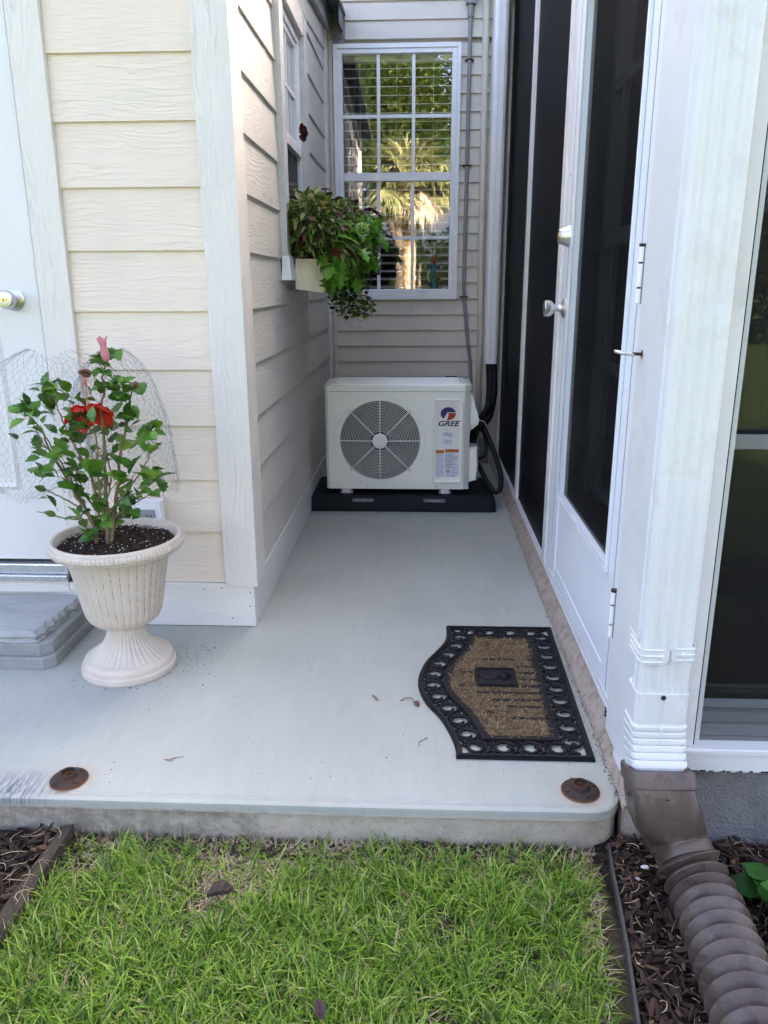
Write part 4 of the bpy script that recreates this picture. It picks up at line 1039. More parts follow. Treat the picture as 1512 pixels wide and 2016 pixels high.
text_on('WARNING', .0068, (.110, PY - .0012, .303), 'lettering', M['iron'], o3, bold=.0001)
rules(.088, .128, [.178 + .0068 * i for i in range(17)], s3, M['ink_light'], .0028, 2)
s4 = sticker('warning_sticker', .1335, .2035, .170, .3165, M['label_white'])
mb = MB(); mb.box(.1335, .2035, PY - .0008, PY - .0005, .299, .3155); o4 = mb.build('orange_band', M['label_orange'], s4)
text_on('WARNING', .0085, (.172, PY - .0012, .3085), 'lettering', M['iron'], o4, bold=.0002, sx=1.1)
rules(.136, .201, [.220 + .0078 * i for i in range(10)], s4, M['ink_grey'], .0036, 3)
mb = MB(); mb.prism([(.151, .2175), (.1655, .2025), (.151, .1875), (.1365, .2025)], 'y', PY - .0009, PY - .0005); dm = clean_normals(mb.build('hazard_diamond', M['ink_red'], s4))
mb = MB(); mb.prism([(.151, .2145), (.1625, .2025), (.151, .1905), (.1395, .2025)], 'y', PY - .0012, PY - .0009); dm2 = clean_normals(mb.build('diamond_field', M['label_white'], dm))
mb = MB(); mb.prism([(.148, .1965), (.1465, .2005), (.1485, .2045), (.1505, .2090), (.152, .2050), (.1545, .2025), (.1550, .1985), (.153, .1962)], 'y', PY - .0015, PY - .0012); clean_normals(mb.build('flame_symbol', M['iron'], dm))
text_on('A2L  R32', .0098, (.1855, PY - .0011, .1935), 'lettering', M['ink_grey'], s4, bold=.0001, sx=.9)
rules(.169, .200, [.203, .209], s4, M['ink_light'], .002, 4)
mb = MB()
for x in (.140, .156, .172):
    for (a, b, c, d) in ((x, x + .010, .175, .1758), (x, x + .010, .181, .1818), (x, x + .0008, .175, .1818), (x + .0092, x + .010, .175, .1818)): mb.box(a, b, PY - .0011, PY - .0006, c, d)
mb.build('symbols', M['ink_grey'], s4)
# feet
for x in (-.373, .137):
    mb = MB(); mb.box(x - .022, x + .022, Y0 + .005, Y1 - .005, .079, .104, .003); mb.box(x - .032, x + .032, Y0 + .012, Y0 + .05, .079, .083, .001); ft = mb.build('foot', M['alu'], ac)
    mb = MB(); mb.cyl((x - .028, Y0 + .03, .083), (x - .028, Y0 + .03, .092), .005, n=8); mb.build('bolt', M['steel'], ft); mb = MB(); mb.cyl((x + .028, Y0 + .03, .083), (x + .028, Y0 + .03, .092), .005, n=8); mb.build('bolt', M['steel'], ft)
# handle cover and valve cover on the right side
mb = MB(); mb.loft([[(X1 + .001, y0_, a), (X1 + .001, y1_, a) , (X1 + .001 + p_, y1_, a + 0), (X1 + .001 + p_, y0_, a)] for (a, p_, y0_, y1_) in ((.40, .004, 3.99, 4.12), (.435, .042, 3.975, 4.14), (.46, .046, 3.97, 4.14), (.595, .006, 3.97, 4.14))])
clean_normals(mb.build('handle_cover', M['accream'], ac))
mb = MB(); mb.loft([[(X1 + .001, y_, z0_), (X1 + .001 + w_, y_, z0_ + .012), (X1 + .006 + w_, y_, (z0_ + z1_) / 2), (X1 + .001 + w_, y_, z1_ - .004), (X1 + .001, y_, z1_)] for (y_, w_, z0_, z1_) in ((3.968, .036, .135, .312), (3.985, .044, .130, .318), (4.16, .044, .130, .318), (4.175, .036, .135, .312))])
clean_normals(mb.build('valve_cover', M['accream'], ac))
mb = MB(); mb.box(.14, .20, Y1 + .005, Y1 + .02, .636, .648); mb.build('rear_handle', M['iron'], ac)

# colourful lizard ornament on the inside sill
lz = thing('lizard_ornament', (.087, 5.10, 1.085), 'painted ceramic lizard with yellow feet standing on the inside window sill', 'ornament')
mb = MB(); ly = 5.064
mb.tube(bez([(.085, ly, 1.235), (.080, ly, 1.20), (.070, ly, 1.165), (.082, ly, 1.135), (.092, ly, 1.115), (.085, ly, 1.09)]), [.012] * 6 + [.014] * 8 + [.012] * 6 + [.009] * 20 if False else .013, 12)
mb.build('body', M['teal'], lz, smooth='all')
mb = MB(); mb.sphere((.086, ly, 1.262), (.015, .012, .030)); mb.build('head', M['redglaze'], lz, smooth='all')
mb = MB(); mb.sphere((.086, ly + .004, 1.305), (.012, .006, .028)); mb.build('crest', M['ivory'], lz, smooth='all')
mb = MB(); mb.tube([(.060 + .012 * math.cos(a), ly - .004, 1.165 + .03 * math.sin(a)) for a in [PI / 2 + i * PI / 8 for i in range(9)]], .006, 8); mb.build('belly_stripe', M['yellow'], lz, smooth='all')
mb = MB()
for (x, z, x2, z2) in ((.062, 1.225, .040, 1.222), (.102, 1.225, .122, 1.215), (.105, 1.155, .122, 1.150), (.068, 1.130, .050, 1.115)): mb.tube([((x + .085) / 2, ly, z + .008), (x, ly - .004, z - .004), (x2, ly - .004, z2)], .009, 8); mb.build('leg', M['navy'], lz, smooth='all'); mb = MB()
mb = MB()
for (x, z) in ((.036, 1.224), (.128, 1.219), (.130, 1.150), (.044, 1.112)):
    for k in range(4): mb.tube([(x, ly + .001, z), (x + .014 * math.cos(k * 1.1 + .4), ly + .001, z + .014 * math.sin(k * 1.1 + .4))], .0035, 6)
    mb.sphere((x, ly + .001, z), .008); mb.build('foot', M['yellow'], lz, smooth='all'); mb = MB()
mb = MB(); mb.lathe([(0, 0), (.023, .004), (.025, .015), (.018, .022), (0, .024)], (.088, ly - .004, 1.106), 20, 'y'); mb.build('curled_tail', simple('maroon_glaze', (.05, .01, .012), .2), lz, smooth='all')
mb = MB(); mb.box(.066, .106, ly + .001, ly + .014, 1.083, 1.088); mb.build('stand', M['ivory'], lz)
mb = MB(); mb.loft([rr_ring(.148, 5.066, z, w_, w_, .004, 3) for z, w_ in ((1.083, .018), (1.095, .016), (1.105, .006))]); clean_normals(mb.build('sill_figurine', M['white'])); tag(bpy.data.objects['sill_figurine'], 'tiny white figurine on the inside sill right of the lizard', 'ornament')
# ------------------------------------------------------------------ screened porch on the right
porch = thing('screened_porch', (.50, 1.53, 0), 'white aluminium screened porch with black screen panels right of the walkway', 'porch')
PX = .50
def quad_x(mb, x, y0, y1, z0, z1): mb.add([(x, y0, z0), (x, y0, z1), (x, y1, z1), (x, y1, z0)], [(0, 1, 2, 3)])
def quad_y(mb, y, x0, x1, z0, z1): mb.add([(x0, y, z0), (x1, y, z0), (x1, y, z1), (x0, y, z1)], [(0, 1, 2, 3)])
# foundation and crumbly mortar curb
mb = MB(); mb.box(.506, 4.2, 1.525, 1.70, -.25, .0985); mb.box(.512, .60, 1.70, 5.05, -.2, .046); mb.build('foundation', M['stucco'], porch)
mb = MB(); vs = []; fs = []; nn = 260; mm = 7
for i in range(nn + 1):
    y = 1.515 + (5.04 - 1.515) * i / nn
    for j in range(mm + 1):
        t = j / mm; nz = noise.noise(Vector((y * 18, t * 3, 0))); n2 = noise.noise(Vector((y * 60, t * 8, 2)))
        x = .462 + .036 * t + .005 * nz * (1 - t) + .002 * n2; z = -.004 + .052 * (t ** .8) + (.006 * nz + .004 * n2) * math.sin(PI * t)
        vs.append((x, y, z))
for i in range(nn):
    for j in range(mm): fs.append((i * (mm + 1) + j, i * (mm + 1) + j + 1, (i + 1) * (mm + 1) + j + 1, (i + 1) * (mm + 1) + j))
k = len(vs); mb.add(vs, fs)
mb.box(.4675, .5055, 1.520, 1.60, -.15, .040)
mb.build('mortar_curb', M['mortar'], porch, smooth='all')
# panels
mb = MB(); mb.box(.497, .535, 2.875, 5.04, .047, .060, .002); mb.build('bottom_track', M['alu'], porch)
for (y0, y1) in ((2.995, 3.93), (4.062, 5.00)):
    mb = MB(); quad_x(mb, .514, y0, y1, .0605, 2.72); mb.build('screen_panel', M['screen'], porch)
mb = MB(); mb.box(.500, .524, 3.931, 4.061 - .07, .0605, 2.72, .003); mb.build('mullion', M['alu'], porch)
mb = MB(); quad_x(mb, .516, 3.99, 4.0625, .0605, 2.72); mb.build('screen_panel', M['screen'], porch)
mb = MB(); mb.box(.497, .530, 5.002, 5.036, .0605, 2.6, .003); mb.build('corner_post', M['alu'], porch)
mb = MB(); mb.box(.494, .545, 2.925, 2.994, .0605, 2.72, .003); mb.box(.501, .545, 2.878, 2.924, .0605, 2.72, .002); mb.build('door_jamb', M['alu'], porch)
mb = MB(); mb.box(.499, .545, 1.7995, 1.838, .040, 2.72, .002); mb.box(.494, .545, 1.782, 1.7985, .040, 2.72, .002); mb.build('door_jamb', M['alu'], porch)
mb = MB(); mb.box(.4775, .60, 1.5325, 1.7805, .040, 2.6, .004)
mb.prism([(.478, 1.545), (.4775, 1.69), (.490, 1.60)], 'z', .002, .0395)
clean_normals(mb.build('corner_post', M['alu'], porch))
mb = MB(); mb.box(.600, .604, 1.528, 1.56, .158, 2.4); mb.build('gap_shadow_strip', M['iron'], porch)
mb = MB(); mb.box(.567, .5995, 1.521, 1.5320, .158, 2.4, .002); mb.build('window_casing', M['alu'], porch)
mb = MB(); mb.box(.56, 4.2, 1.512, 1.60, .100, .1565, .003); mb.box(.56, 4.2, 1.508, 1.5115, .146, .154); mb.build('window_sill', M['alu'], porch)
mb = MB()
for i in range(26):
    x = random.uniform(.60, .80); mb.box(x, x + random.uniform(.004, .012), 1.5112, 1.5119, .102, .102 + random.uniform(.001, .004))
mb.build('chipped_paint', M['iron'], porch)
# sliding window with screen
sw = MB()
sw.box(.6045, .6215, 1.548, 1.566, .158, 2.3, .001); sw.box(.6215, 3.4, 1.548, 1.566, .2375, .2505, .001)
slw = sw.build('sliding_window', M['mesh_grey'], porch)
mb = MB(); mb.box(.622, 3.4, 1.5485, 1.5655, .808, .836, .002); mb.build('middle_rail', M['white'], slw)
mb = MB(); mb.box(.605, 3.4, 1.567, 1.66, .1575, .185, .002); mb.box(.6217, 3.4, 1.575, 1.60, .186, .212, .002); mb.box(.6218, 3.4, 1.61, 1.65, .186, .2300, .002); mb.build('track', M['mesh_grey'], slw)
mb = MB(); quad_y(mb, 1.5470, .6218, 3.4, .1580, 2.3); mb.build('insect_screen', M['screen_door'], slw)
mb = MB(); quad_y(mb, 1.5905, .622, 3.4, .213, 2.3); mb.build('pane', M['glass_dark'], slw)
# inner sliding window frame seen dimly through the door screen
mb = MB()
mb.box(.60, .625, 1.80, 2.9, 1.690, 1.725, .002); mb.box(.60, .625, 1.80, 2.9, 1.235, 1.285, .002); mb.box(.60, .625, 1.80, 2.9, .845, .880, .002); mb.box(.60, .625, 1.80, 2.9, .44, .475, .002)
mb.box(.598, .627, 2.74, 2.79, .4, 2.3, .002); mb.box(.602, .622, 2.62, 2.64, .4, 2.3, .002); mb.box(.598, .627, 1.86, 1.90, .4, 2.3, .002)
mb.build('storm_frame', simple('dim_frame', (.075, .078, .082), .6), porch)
# door
dr = thing('porch_door', (.50, 2.36, .05), 'white metal screen door with tall black screen and tulip knob', 'door')
mb = MB()
mb.box(.500, .532, 2.738, 2.873, .0640, 2.06, .003); mb.box(.500, .532, 1.842, 1.965, .0640, 2.06, .003); mb.box(.500, .532, 1.966, 2.737, 1.96, 2.06, .003)
mb.box(.502, .530, 1.966, 2.737, .0640, .128, .003); mb.box(.502, .530, 1.966, 2.737, .372, .398, .002)
mb.build('door_frame', M['door'], dr)
mb = MB(); mb.box(.5045, .528, 1.9665, 2.7365, .1285, .3715); mb.build('kick_panel', M['door'], dr)
mb = MB(); mb.box(.4965, .4995, 2.735, 2.742, .40, 1.96, .001); mb.box(.490, .4995, 1.955, 1.968, .395, 1.96, .002); mb.box(.494, .4995, 1.969, 2.734, .388, .397, .001); mb.build('screen_bead', M['door'], dr)
mb = MB(); mb.box(.4940, .4995, 1.845, 2.872, .052, .0635, .001); mb.box(.4965, .4995, 1.850, 2.870, .066, .082, .001); mb.build('bottom_sweep', M['alu'], dr)
mb = MB(); quad_x(mb, .520, 1.966, 2.737, .399, 1.959); mb.build('screen', M['screen_thin'], dr)
mb = MB(); mb.box(.4992, .4996, 2.812, 2.8135, .20, 2.06); mb.box(.4992, .4996, 1.893, 1.8945, .064, 2.06); mb.build('seam', M['iron'], dr)
# lock furniture
mb = MB(); kc = (.4995, 2.823, 1.040)
mb.lathe([(.034, 0), (.034, -.003), (.030, -.008), (.016, -.013), (.0115, -.020), (.0115, -.030), (.016, -.038), (.024, -.046), (.0275, -.055), (.0275, -.068), (.0255, -.0705), (.022, -.069), (.0, -.066)], kc, 36, 'x')
clean_normals(mb.build('door_knob', M['steel'], dr, smooth=True))
mb = MB(); mb.lathe([(.035, 0), (.034, -.003), (.029, -.014), (.025, -.024), (.0245, -.032), (.0225, -.034), (.0, -.034)], (.4995, 2.823, 1.275), 36, 'x')
db = clean_normals(mb.build('deadbolt', M['steel'], dr, smooth=True))
mb = MB(); mb.lathe([(.010, -.0342), (.010, -.0362), (0, -.0364)], (.4995, 2.823, 1.275), 20, 'x'); clean_normals(mb.build('keyway', M['brass'], db))
mb = MB(); mb.lathe([(.004, 0), (.004, -.003), (0, -.004)], (.4995, 2.845, 1.47), 10, 'x'); clean_normals(mb.build('screw', M['steel'], dr, smooth=True))
for zc in (1.140, .327):
    mb = MB()
    for (a, b) in ((-.060, -.0285), (-.0245, .0245), (.0285, .060)): mb.cyl((.4885, 1.8400, zc + a), (.4885, 1.8400, zc + b), .0085, n=14)
    h_ = mb.build('hinge', M['white'], dr, smooth=True)
    mb = MB(); mb.box(.4890, .4987, 1.8290, 1.8330, zc - .060, zc + .060); mb.build('hinge_leaf', M['conduit'], h_)
    mb = MB(); mb.cyl((.4885, 1.8400, zc - .0605), (.4885, 1.8400, zc + .066), .0070, n=10); mb.cyl((.4885, 1.8400, zc + .0605), (.4885, 1.8400, zc + .067), .0085, n=10); mb.build('hinge_pin', M['rust'], h_)
mb = MB(); mb.box(.4925, .4985, 1.846, 1.853, .030, .060); mb.box(.490, .4945, 1.835, 1.842, .0, .045); mb.build('rusted_bracket', M['rust'], dr)
# porch room
mb = MB(); mb.box(.55, 4.2, 1.67, 5.03, .12, .16); mb.build('floor', M['wood_floor'], porch)
mb = MB()
for x in np.arange(.7, 4.2, .30): mb.box(x, x + .006, 1.68, 5.02, .1605, .162)
mb.build('floor_seam', M['iron'], porch)
mb = MB(); mb.box(4.15, 4.2, 1.6, 5.03, .16, 2.73); mb.box(.55, 4.15, 5.0, 5.03, .16, 2.73); mb.box(3.4, 4.2, 1.56, 1.60, .16, 2.73); mb.build('room_wall', M['interior'], porch)
mb = MB(); mb.loft([[(.485, y, 2.74), (4.5, y, 2.74), (4.5, y, 2.96), (.485, y, 2.80)] for y in (1.30, 5.04)]); clean_normals(mb.build('roof', M['alu'], porch))
# white eye bolt on the corner post
eb = thing('eye_bolt', (.4775, 1.66, .995), 'rusty shanked steel eye bolt screwed into the white corner post', 'hook')
ex, ey, ez = .4775, 1.735, .977
mb = MB(); mb.tube([(ex + .004, ey, ez), (ex - .020, ey, ez + .001)], .0034, 8); mb.build('shank', M['rust'], eb, smooth='all')
mb = MB(); mb.tube([(ex - .038 + .019 * math.cos(a), ey + .019 * math.sin(a), ez + .002 - .004 * math.cos(a)) for a in [i * 2 * PI / 24 for i in range(24)]], .0036, 8, closed=True); mb.build('eye', M['steel'], eb, smooth='all')
mb = MB(); mb.lathe([(.009, -.0005), (.007, -.001), (0, -.001)], (ex, ey, ez), 14, 'x'); mb.build('rust_stain', M['rust_edge'], eb)

# patio chair inside the porch
pc = thing('patio_chair', (1.0, 2.6, .16), 'dark iron patio chair inside the porch behind the glass', 'chair')
mb = MB(); mb.tube([(1.03 + .20 * math.cos(a), 2.62 + .26 * math.sin(a), .18) for a in [i * 2 * PI / 30 for i in range(30)]], .014, 8, closed=True); mb.tube([(.83, 2.62, .18), (1.23, 2.62, .18)], .012, 8); mb.tube([(1.03, 2.62, .18), (1.03, 2.62, .50)], .022, 10); mb.build('base', M['iron'], pc, smooth='all')
mb = MB(); mb.loft([rr_ring(1.03, 2.62, z, .50, .46, .08, 5) for z in (.50, .55)]); clean_normals(mb.build('seat', M['iron'], pc))
mb = MB()
for k in range(6): 
    x = .83 + .08 * k; mb.tube([(x, 2.84, .55), (x, 2.88, .8), (x, 2.90, 1.05)], .009, 6)
    mb.tube([(x + .03 * math.cos(a), 2.90, 1.09 + .04 * math.sin(a)) for a in [i * PI / 6 for i in range(12)]], .007, 6, closed=True)
mb.tube([(.79, 2.83, .55), (.79, 2.88, .85), (.82, 2.90, 1.12), (1.03, 2.91, 1.18), (1.24, 2.90, 1.12), (1.27, 2.88, .85), (1.27, 2.83, .55)], .014, 8); mb.build('backrest', M['iron'], pc, smooth='all')
mb = MB()
for s_ in (-1, 1): mb.tube([(1.03 + .24 * s_, 2.84, .80), (1.03 + .29 * s_, 2.6, .80), (1.03 + .27 * s_, 2.42, .74), (1.03 + .24 * s_, 2.44, .55)], .014, 8)
mb.build('armrest', M['iron'], pc, smooth='all')

# ------------------------------------------------------------------ downspout
ds = thing('downspout', (.50, 1.467, .2), 'white fluted aluminium downspout strapped to the corner post', 'downspout')
dx0, dx1, dy0, dy1 = .4445, .5465, 1.436, 1.507
def spout_ring(z, x0=dx0, x1=dx1, y0=dy0, y1=dy1, fl=1, g=.0):
    x0 -= g; x1 += g; y0 -= g; y1 += g
    c = .010; pts = []
    W_ = x1 - x0; D_ = y1 - y0
    # front edge with shallow flutes, left to right
    pts.append((x0, y0 + c)); pts.append((x0 + .003, y0 + .003)); pts.append((x0 + c, y0))
    n = 7
    for k in range(n):
        a = x0 + c + (W_ - 2 * c) * (k + .25) / n; b = x0 + c + (W_ - 2 * c) * (k + .75) / n; d = .0036 * fl * (1 if k % 2 else -.0)
        pts.append((a, y0 + d)); pts.append((b, y0 + d))
    pts += [(x1 - c, y0), (x1 - .003, y0 + .003), (x1, y0 + c)]
    for k in range(4): 
        d = .0032 * fl * (k % 2); pts += [(x1 - d, y0 + c + (D_ - 2 * c) * (k + .3) / 4), (x1 - d, y0 + c + (D_ - 2 * c) * (k + .8) / 4)]
    pts += [(x1 - c, y1), (x0 + c, y1)]
    for k in range(4):
        d = .0040 * fl * ((k + 1) % 2); pts += [(x0 + d, y1 - c - (D_ - 2 * c) * (k + .2) / 4), (x0 + d, y1 - c - (D_ - 2 * c) * (k + .7) / 4)]
    return [(p[0], p[1], z) for p in pts]
mb = MB(); mb.loft([spout_ring(z) for z in (.300, 1.0, 2.7)]); clean_normals(mb.build('pipe', M['alu'], ds))
# elbow: sleeve, then crimped bellows that kick out towards the lawn
rings = []
def ering(z, yc, g, tilt, fl=0):
    base = spout_ring(0, fl=fl, g=g); cx_, cy_ = (dx0 + dx1) / 2, (dy0 + dy1) / 2
    out = []
    for p in base:
        v = Vector((p[0] - cx_, p[1] - cy_, 0)); v.rotate(Euler((tilt, 0, 0))); out.append((cx_ + v.x, yc + v.y, z + v.z))
    return out
yc0 = (dy0 + dy1) / 2
rings.append(ering(.330, yc0, .0022, 0)); rings.append(ering(.262, yc0, .0024, 0, 0))
nb = 6
for k in range(nb):
    t0 = k / nb
    for (dt, g) in ((.0, .0036), (.12, .0050), (.55, .0046), (.88, .0034), (.90, .0002), (.985, .0002)):
        t = (k + dt) / nb; z = .258 - .098 * t; y = yc0 - .030 * t * t - .004 * t; rings.append(ering(z, y, g, -.50 * t, 0))
rings.append(ering(.150, yc0 - .040, -.004, -.6)); rings.append(ering(.11, yc0 - .060, -.006, -.7))
mb = MB(); mb.loft(rings); clean_normals(mb.build('elbow', M['alu'], ds))
mb = MB(); mb.tube([(.4985, dy0 - .0028, .325), (.4965, dy0 - .0028, .265), (.4955, dy0 - .010, .255), (.496, dy0 - .012, .20), (.497, dy0 - .03, .16)], .0016, 5); mb.build('seam', M['alu'], ds)
mb = MB()
for (x, z) in ((.4955, .323),): mb.lathe([(.0052, 0), (.0048, -.002), (.002, -.0028), (0, -.0024)], (x, dy0 - .0025, z), 12, 'y')
clean_normals(mb.build('rusty_screw', M['rust'], ds, smooth=True))
# strap: two chamfered ends wrapped round the pipe
st = MB()
def strap_piece(mb, poly, y, th=.0016): mb.prism(poly, 'y', y - th, y)
zc = .415
ya = dy0 - .0028
strap_piece(st, [(dx0 + .003, zc - .019), (.488, zc - .019), (.4985, zc - .008), (.4985, zc + .010), (.490, zc + .018), (dx0 + .003, zc + .018)], ya)
strap_piece(st, [(.5015, zc - .004), (.509, zc - .014), (dx1 - .002, zc - .012), (dx1 - .002, zc + .022), (.510, zc + .019), (.5015, zc + .009)], ya)
st.loft([[(dx0 + .003, ya - .0016, zc - .019), (dx0 + .003, ya - .0016, zc + .018), (dx0 + .003, ya, zc + .018), (dx0 + .003, ya, zc - .019)], [(dx0 - .002, ya + .006, zc - .018), (dx0 - .002, ya + .006, zc + .019), (dx0 - .0005, ya + .006, zc + .019), (dx0 - .0005, ya + .006, zc - .018)], [(dx0 - .002, dy1 + .02, zc - .014), (dx0 - .002, dy1 + .02, zc + .023), (dx0 - .0005, dy1 + .02, zc + .023), (dx0 - .0005, dy1 + .02, zc - .014)]])
st.box(dx1 + .0005, dx1 + .002, dy0 + .002, dy1 + .02, zc - .010, zc + .024)
sto = clean_normals(st.build('strap', M['alu'], ds))
mb = MB()
for z in (zc - .013, zc, zc + .013): mb.tube([(dx0 - .003, dy1, z), (dx0 - .003, dy0 + .004, z), (dx0 + .004, ya - .002, z), (.487, ya - .002, z)], .0017, 5)
for z in (zc - .008, zc + .004, zc + .016): mb.tube([(.511, ya - .002, z), (dx1, ya - .002, z + .001)], .0017, 5)
mb.build('strap_rib', M['alu'], sto)
for x, z in ((.483, zc - .001), (.524, zc + .003)):
    mb = MB(); mb.lathe([(.0058, 0), (.0058, -.001), (.0042, -.0015), (.0038, -.0045), (0, -.0048)], (x, ya - .0016, z), 12, 'y'); clean_normals(mb.build('bolt', M['alu'], sto, smooth=True))
# ------------------------------------------------------------------ brown adapter and corrugated pipe
dp = thing('drain_pipe', (.55, 1.30, -.09), 'brown plastic adapter and corrugated drain pipe running from the downspout over mulch', 'pipe')
def sring(c, axis, rx, ry, sq_, n=32):
    """superellipse ring: sq_=1 round, >1 squarer"""
    ax = Vector(axis).normalized(); u = Vector((1, 0, 0)); u = (u - u.dot(ax) * ax).normalized(); v_ = ax.cross(u)
    out = []
    for i in range(n):
        a = 2 * PI * i / n; ca, sa = math.cos(a), math.sin(a); e = 1 / sq_
        out.append(tuple(Vector(c) + u * (rx * math.copysign(abs(ca) ** e, ca)) + v_ * (ry * math.copysign(abs(sa) ** e, sa))))
    return out
A = [((.497, 1.437, .162), (0, .45, -1), .060, .050, 3.2), ((.497, 1.437, .163), (0, .45, -1), .064, .054, 3.2), ((.498, 1.434, .158), (0, .45, -1), .066, .056, 3.2), ((.500, 1.424, .136), (0, .42, -1), .067, .057, 3.2), ((.500, 1.422, .134), (0, .42, -1), .0635, .054, 3.2),
     ((.505, 1.410, .106), (0, .40, -1), .0665, .056, 3.2), ((.512, 1.400, .074), (.05, .1, -1), .0695, .057, 3.0), ((.522, 1.395, .050), (.15, -.3, -1), .066, .056, 2.1), ((.533, 1.388, .030), (.2, -.6, -1), .061, .056, 1.4), ((.540, 1.380, .018), (.2, -.8, -.8), .060, .058, 1.1), ((.543, 1.374, .012), (.2, -.9, -.7), .062, .060, 1.0), ((.545, 1.371, .010), (.2, -.9, -.7), .059, .057, 1.0), ((.552, 1.355, -.002), (.2, -1, -.6), .059, .057, 1.0)]
A = [(Vector(c), Vector(a), rx, ry, q) for c, a, rx, ry, q in A]
mb = MB(); mb.loft([sring(c, (a[0], -abs(a[1]) if i > 6 else -a[1] * .8, a[2]), rx, ry, q) for i, (c, a, rx, ry, q) in enumerate(A)])
clean_normals(mb.build('adapter', M['pvc'], dp, smooth=True))
mb = MB(); mb.lathe([(.0075, .004), (.007, -.003), (0, -.004)], (.5005, 1.3655, .130), 12, 'y'); clean_normals(mb.build('rusty_screw', M['rust'], dp, smooth=True)); mb = MB(); mb.lathe([(.004, 0), (.0035, -.002), (0, -.0025)], (.4365, 1.405, .118), 10, 'x'); clean_normals(mb.build('rusty_screw', M['rust'], dp, smooth=True))
mb = MB(); mb.loft([[(.487, 1.352, .008), (.497, 1.345, .003), (.508, 1.338, -.030), (.498, 1.345, -.030)], [(.485, 1.349, .009), (.496, 1.341, .004), (.507, 1.334, -.029), (.496, 1.341, -.029)]]); clean_normals(mb.build('latch_tab', M['pvc'], dp))
cl = bez([(.548, 1.366, .004), (.558, 1.335, -.016), (.565, 1.28, -.031), (.562, 1.18, -.034), (.553, 1.05, -.034), (.540, .90, -.034), (.52, .70, -.034), (.48, .45, -.036)], 120)
rings = []; s_len = 0; last = cl[0]; pitch = .0335
for i in range(len(cl) - 1):
    seg = (cl[i + 1] - cl[i]); L = seg.length; nsub = max(1, int(L / .0017))
    for k in range(nsub):
        p = cl[i] + seg * (k / nsub); u = (s_len + L * k / nsub) / pitch; f_ = u % 1.0
        r_ = .0525 + .0135 * (1 - abs(2 * f_ - 1)) ** 1.25 if f_ < .94 else .0525
        r_ = .0465 + .0205 * (1 - abs(2 * f_ - 1)) ** .85
        r_ *= 1 + .004 * math.sin(u * 2.1)
        rings.append(sring(p, seg, r_, r_, 1.0, 36))
    s_len += L
mb = MB(); mb.loft(rings); clean_normals(mb.build('corrugated_pipe', M['pvc'], dp, smooth=True))
# ------------------------------------------------------------------ door mat
mat_ = thing('door_mat', (.27, 2.05, .001), 'black rubber door mat with openwork scroll border and worn coir centre', 'door mat')
def catm(P, n=8):
    return bez([(p[0], p[1], 0) for p in P], n * (len(P) - 1))
left_out = [(.098, 2.454), (.098, 2.40), (.090, 2.34), (.062, 2.27), (.026, 2.19), (.006, 2.10), (.006, 2.03), (.026, 1.95), (.064, 1.87), (.088, 1.79), (.098, 1.73), (.098, 1.69)]
def mat_outline(o):
    """outline inset by o; left side follows the bulge"""
    L = catm(left_out, 5); pts = []
    for i, p in enumerate(L):
        a = L[max(0, i - 1)]; b = L[min(len(L) - 1, i + 1)]; t = (b - a).normalized(); nrm = Vector((-t.y, t.x, 0))
        q = p + nrm * o; q.y = min(max(q.y, 1.69 + o), 2.455 - o); pts.append((q.x, q.y))
    return [(.450 - o + .0, 2.455 - o)] + pts + [(.437 - o, 1.69 + o)]
def band(mb, o0, o1, z0, z1):
    A_, B_ = mat_outline(o0), mat_outline(o1); n = len(A_)
    vs = [(p[0], p[1], z0) for p in A_] + [(p[0], p[1], z1) for p in A_] + [(p[0], p[1], z1) for p in B_] + [(p[0], p[1], z0) for p in B_]
    fs = []
    for i in range(n):
        j = (i + 1) % n
        for a, b in ((0, 1), (1, 2), (2, 3)): fs.append((a * n + i, a * n + j, b * n + j, b * n + i))
    mb.add(vs, fs)
mb = MB(); band(mb, 0, .016, .001, .008); band(mb, .003, .011, .008, .012); band(mb, .072, .095, .001, .010); band(mb, .0745, .079, .010, .013)
clean_normals(mb.build('border_band', M['black'], mat_, smooth=True))
# scrollwork: rings with curls between the two bands
mid = mat_outline(.044); mid.append(mid[0])
P = [Vector((p[0], p[1], .006)) for p in mid]; tot = sum((P[i + 1] - P[i]).length for i in range(len(P) - 1)); nr = int(tot / .066)
def at(s):
    s = s % tot
    for i in range(len(P) - 1):
        L = (P[i + 1] - P[i]).length
        if s <= L: return P[i] + (P[i + 1] - P[i]) * (s / L), (P[i + 1] - P[i]).normalized()
        s -= L
    return P[-1], (P[-1] - P[-2]).normalized()
mb = MB()
for k in range(nr):
    c, t = at((k + .5) * tot / nr); nn_ = Vector((-t.y, t.x, 0)); f_ = 1 if k % 2 else -1
    # open ring that ends in an inward curl
    pts = []
    for i in range(26):
        a = f_ * (-.5 + i * .30); r_ = .0245 if i < 18 else .0245 - (i - 17) * .0018
        pts.append(c + t * (r_ * math.cos(a)) * .95 + nn_ * (r_ * math.sin(a)) * f_ + Vector((0, 0, .002)))
    mb.tube(pts, .0042, 6)
    # S-shaped link to the next ring with two small curls
    c2, t2 = at((k + 1.0) * tot / nr); n2_ = Vector((-t2.y, t2.x, 0))
    for sg in (-1, 1):
        q = [c2 + t2 * (-.022 * 1) + n2_ * (sg * .026), c2 + t2 * (-.008) + n2_ * (sg * .017), c2 + t2 * .006 + n2_ * (sg * .012), c2 + t2 * .014 + n2_ * (sg * .019), c2 + t2 * .008 + n2_ * (sg * .025), c2 + t2 * .002 + n2_ * (sg * .021)]
        mb.tube(q, .0038, 6)
    mb.tube([c2 - n2_ * .012 - t2 * .004, c2 + t2 * .004 + n2_ * .012], .004, 6)
mb.build('scrollwork', M['black'], mat_, smooth='all')
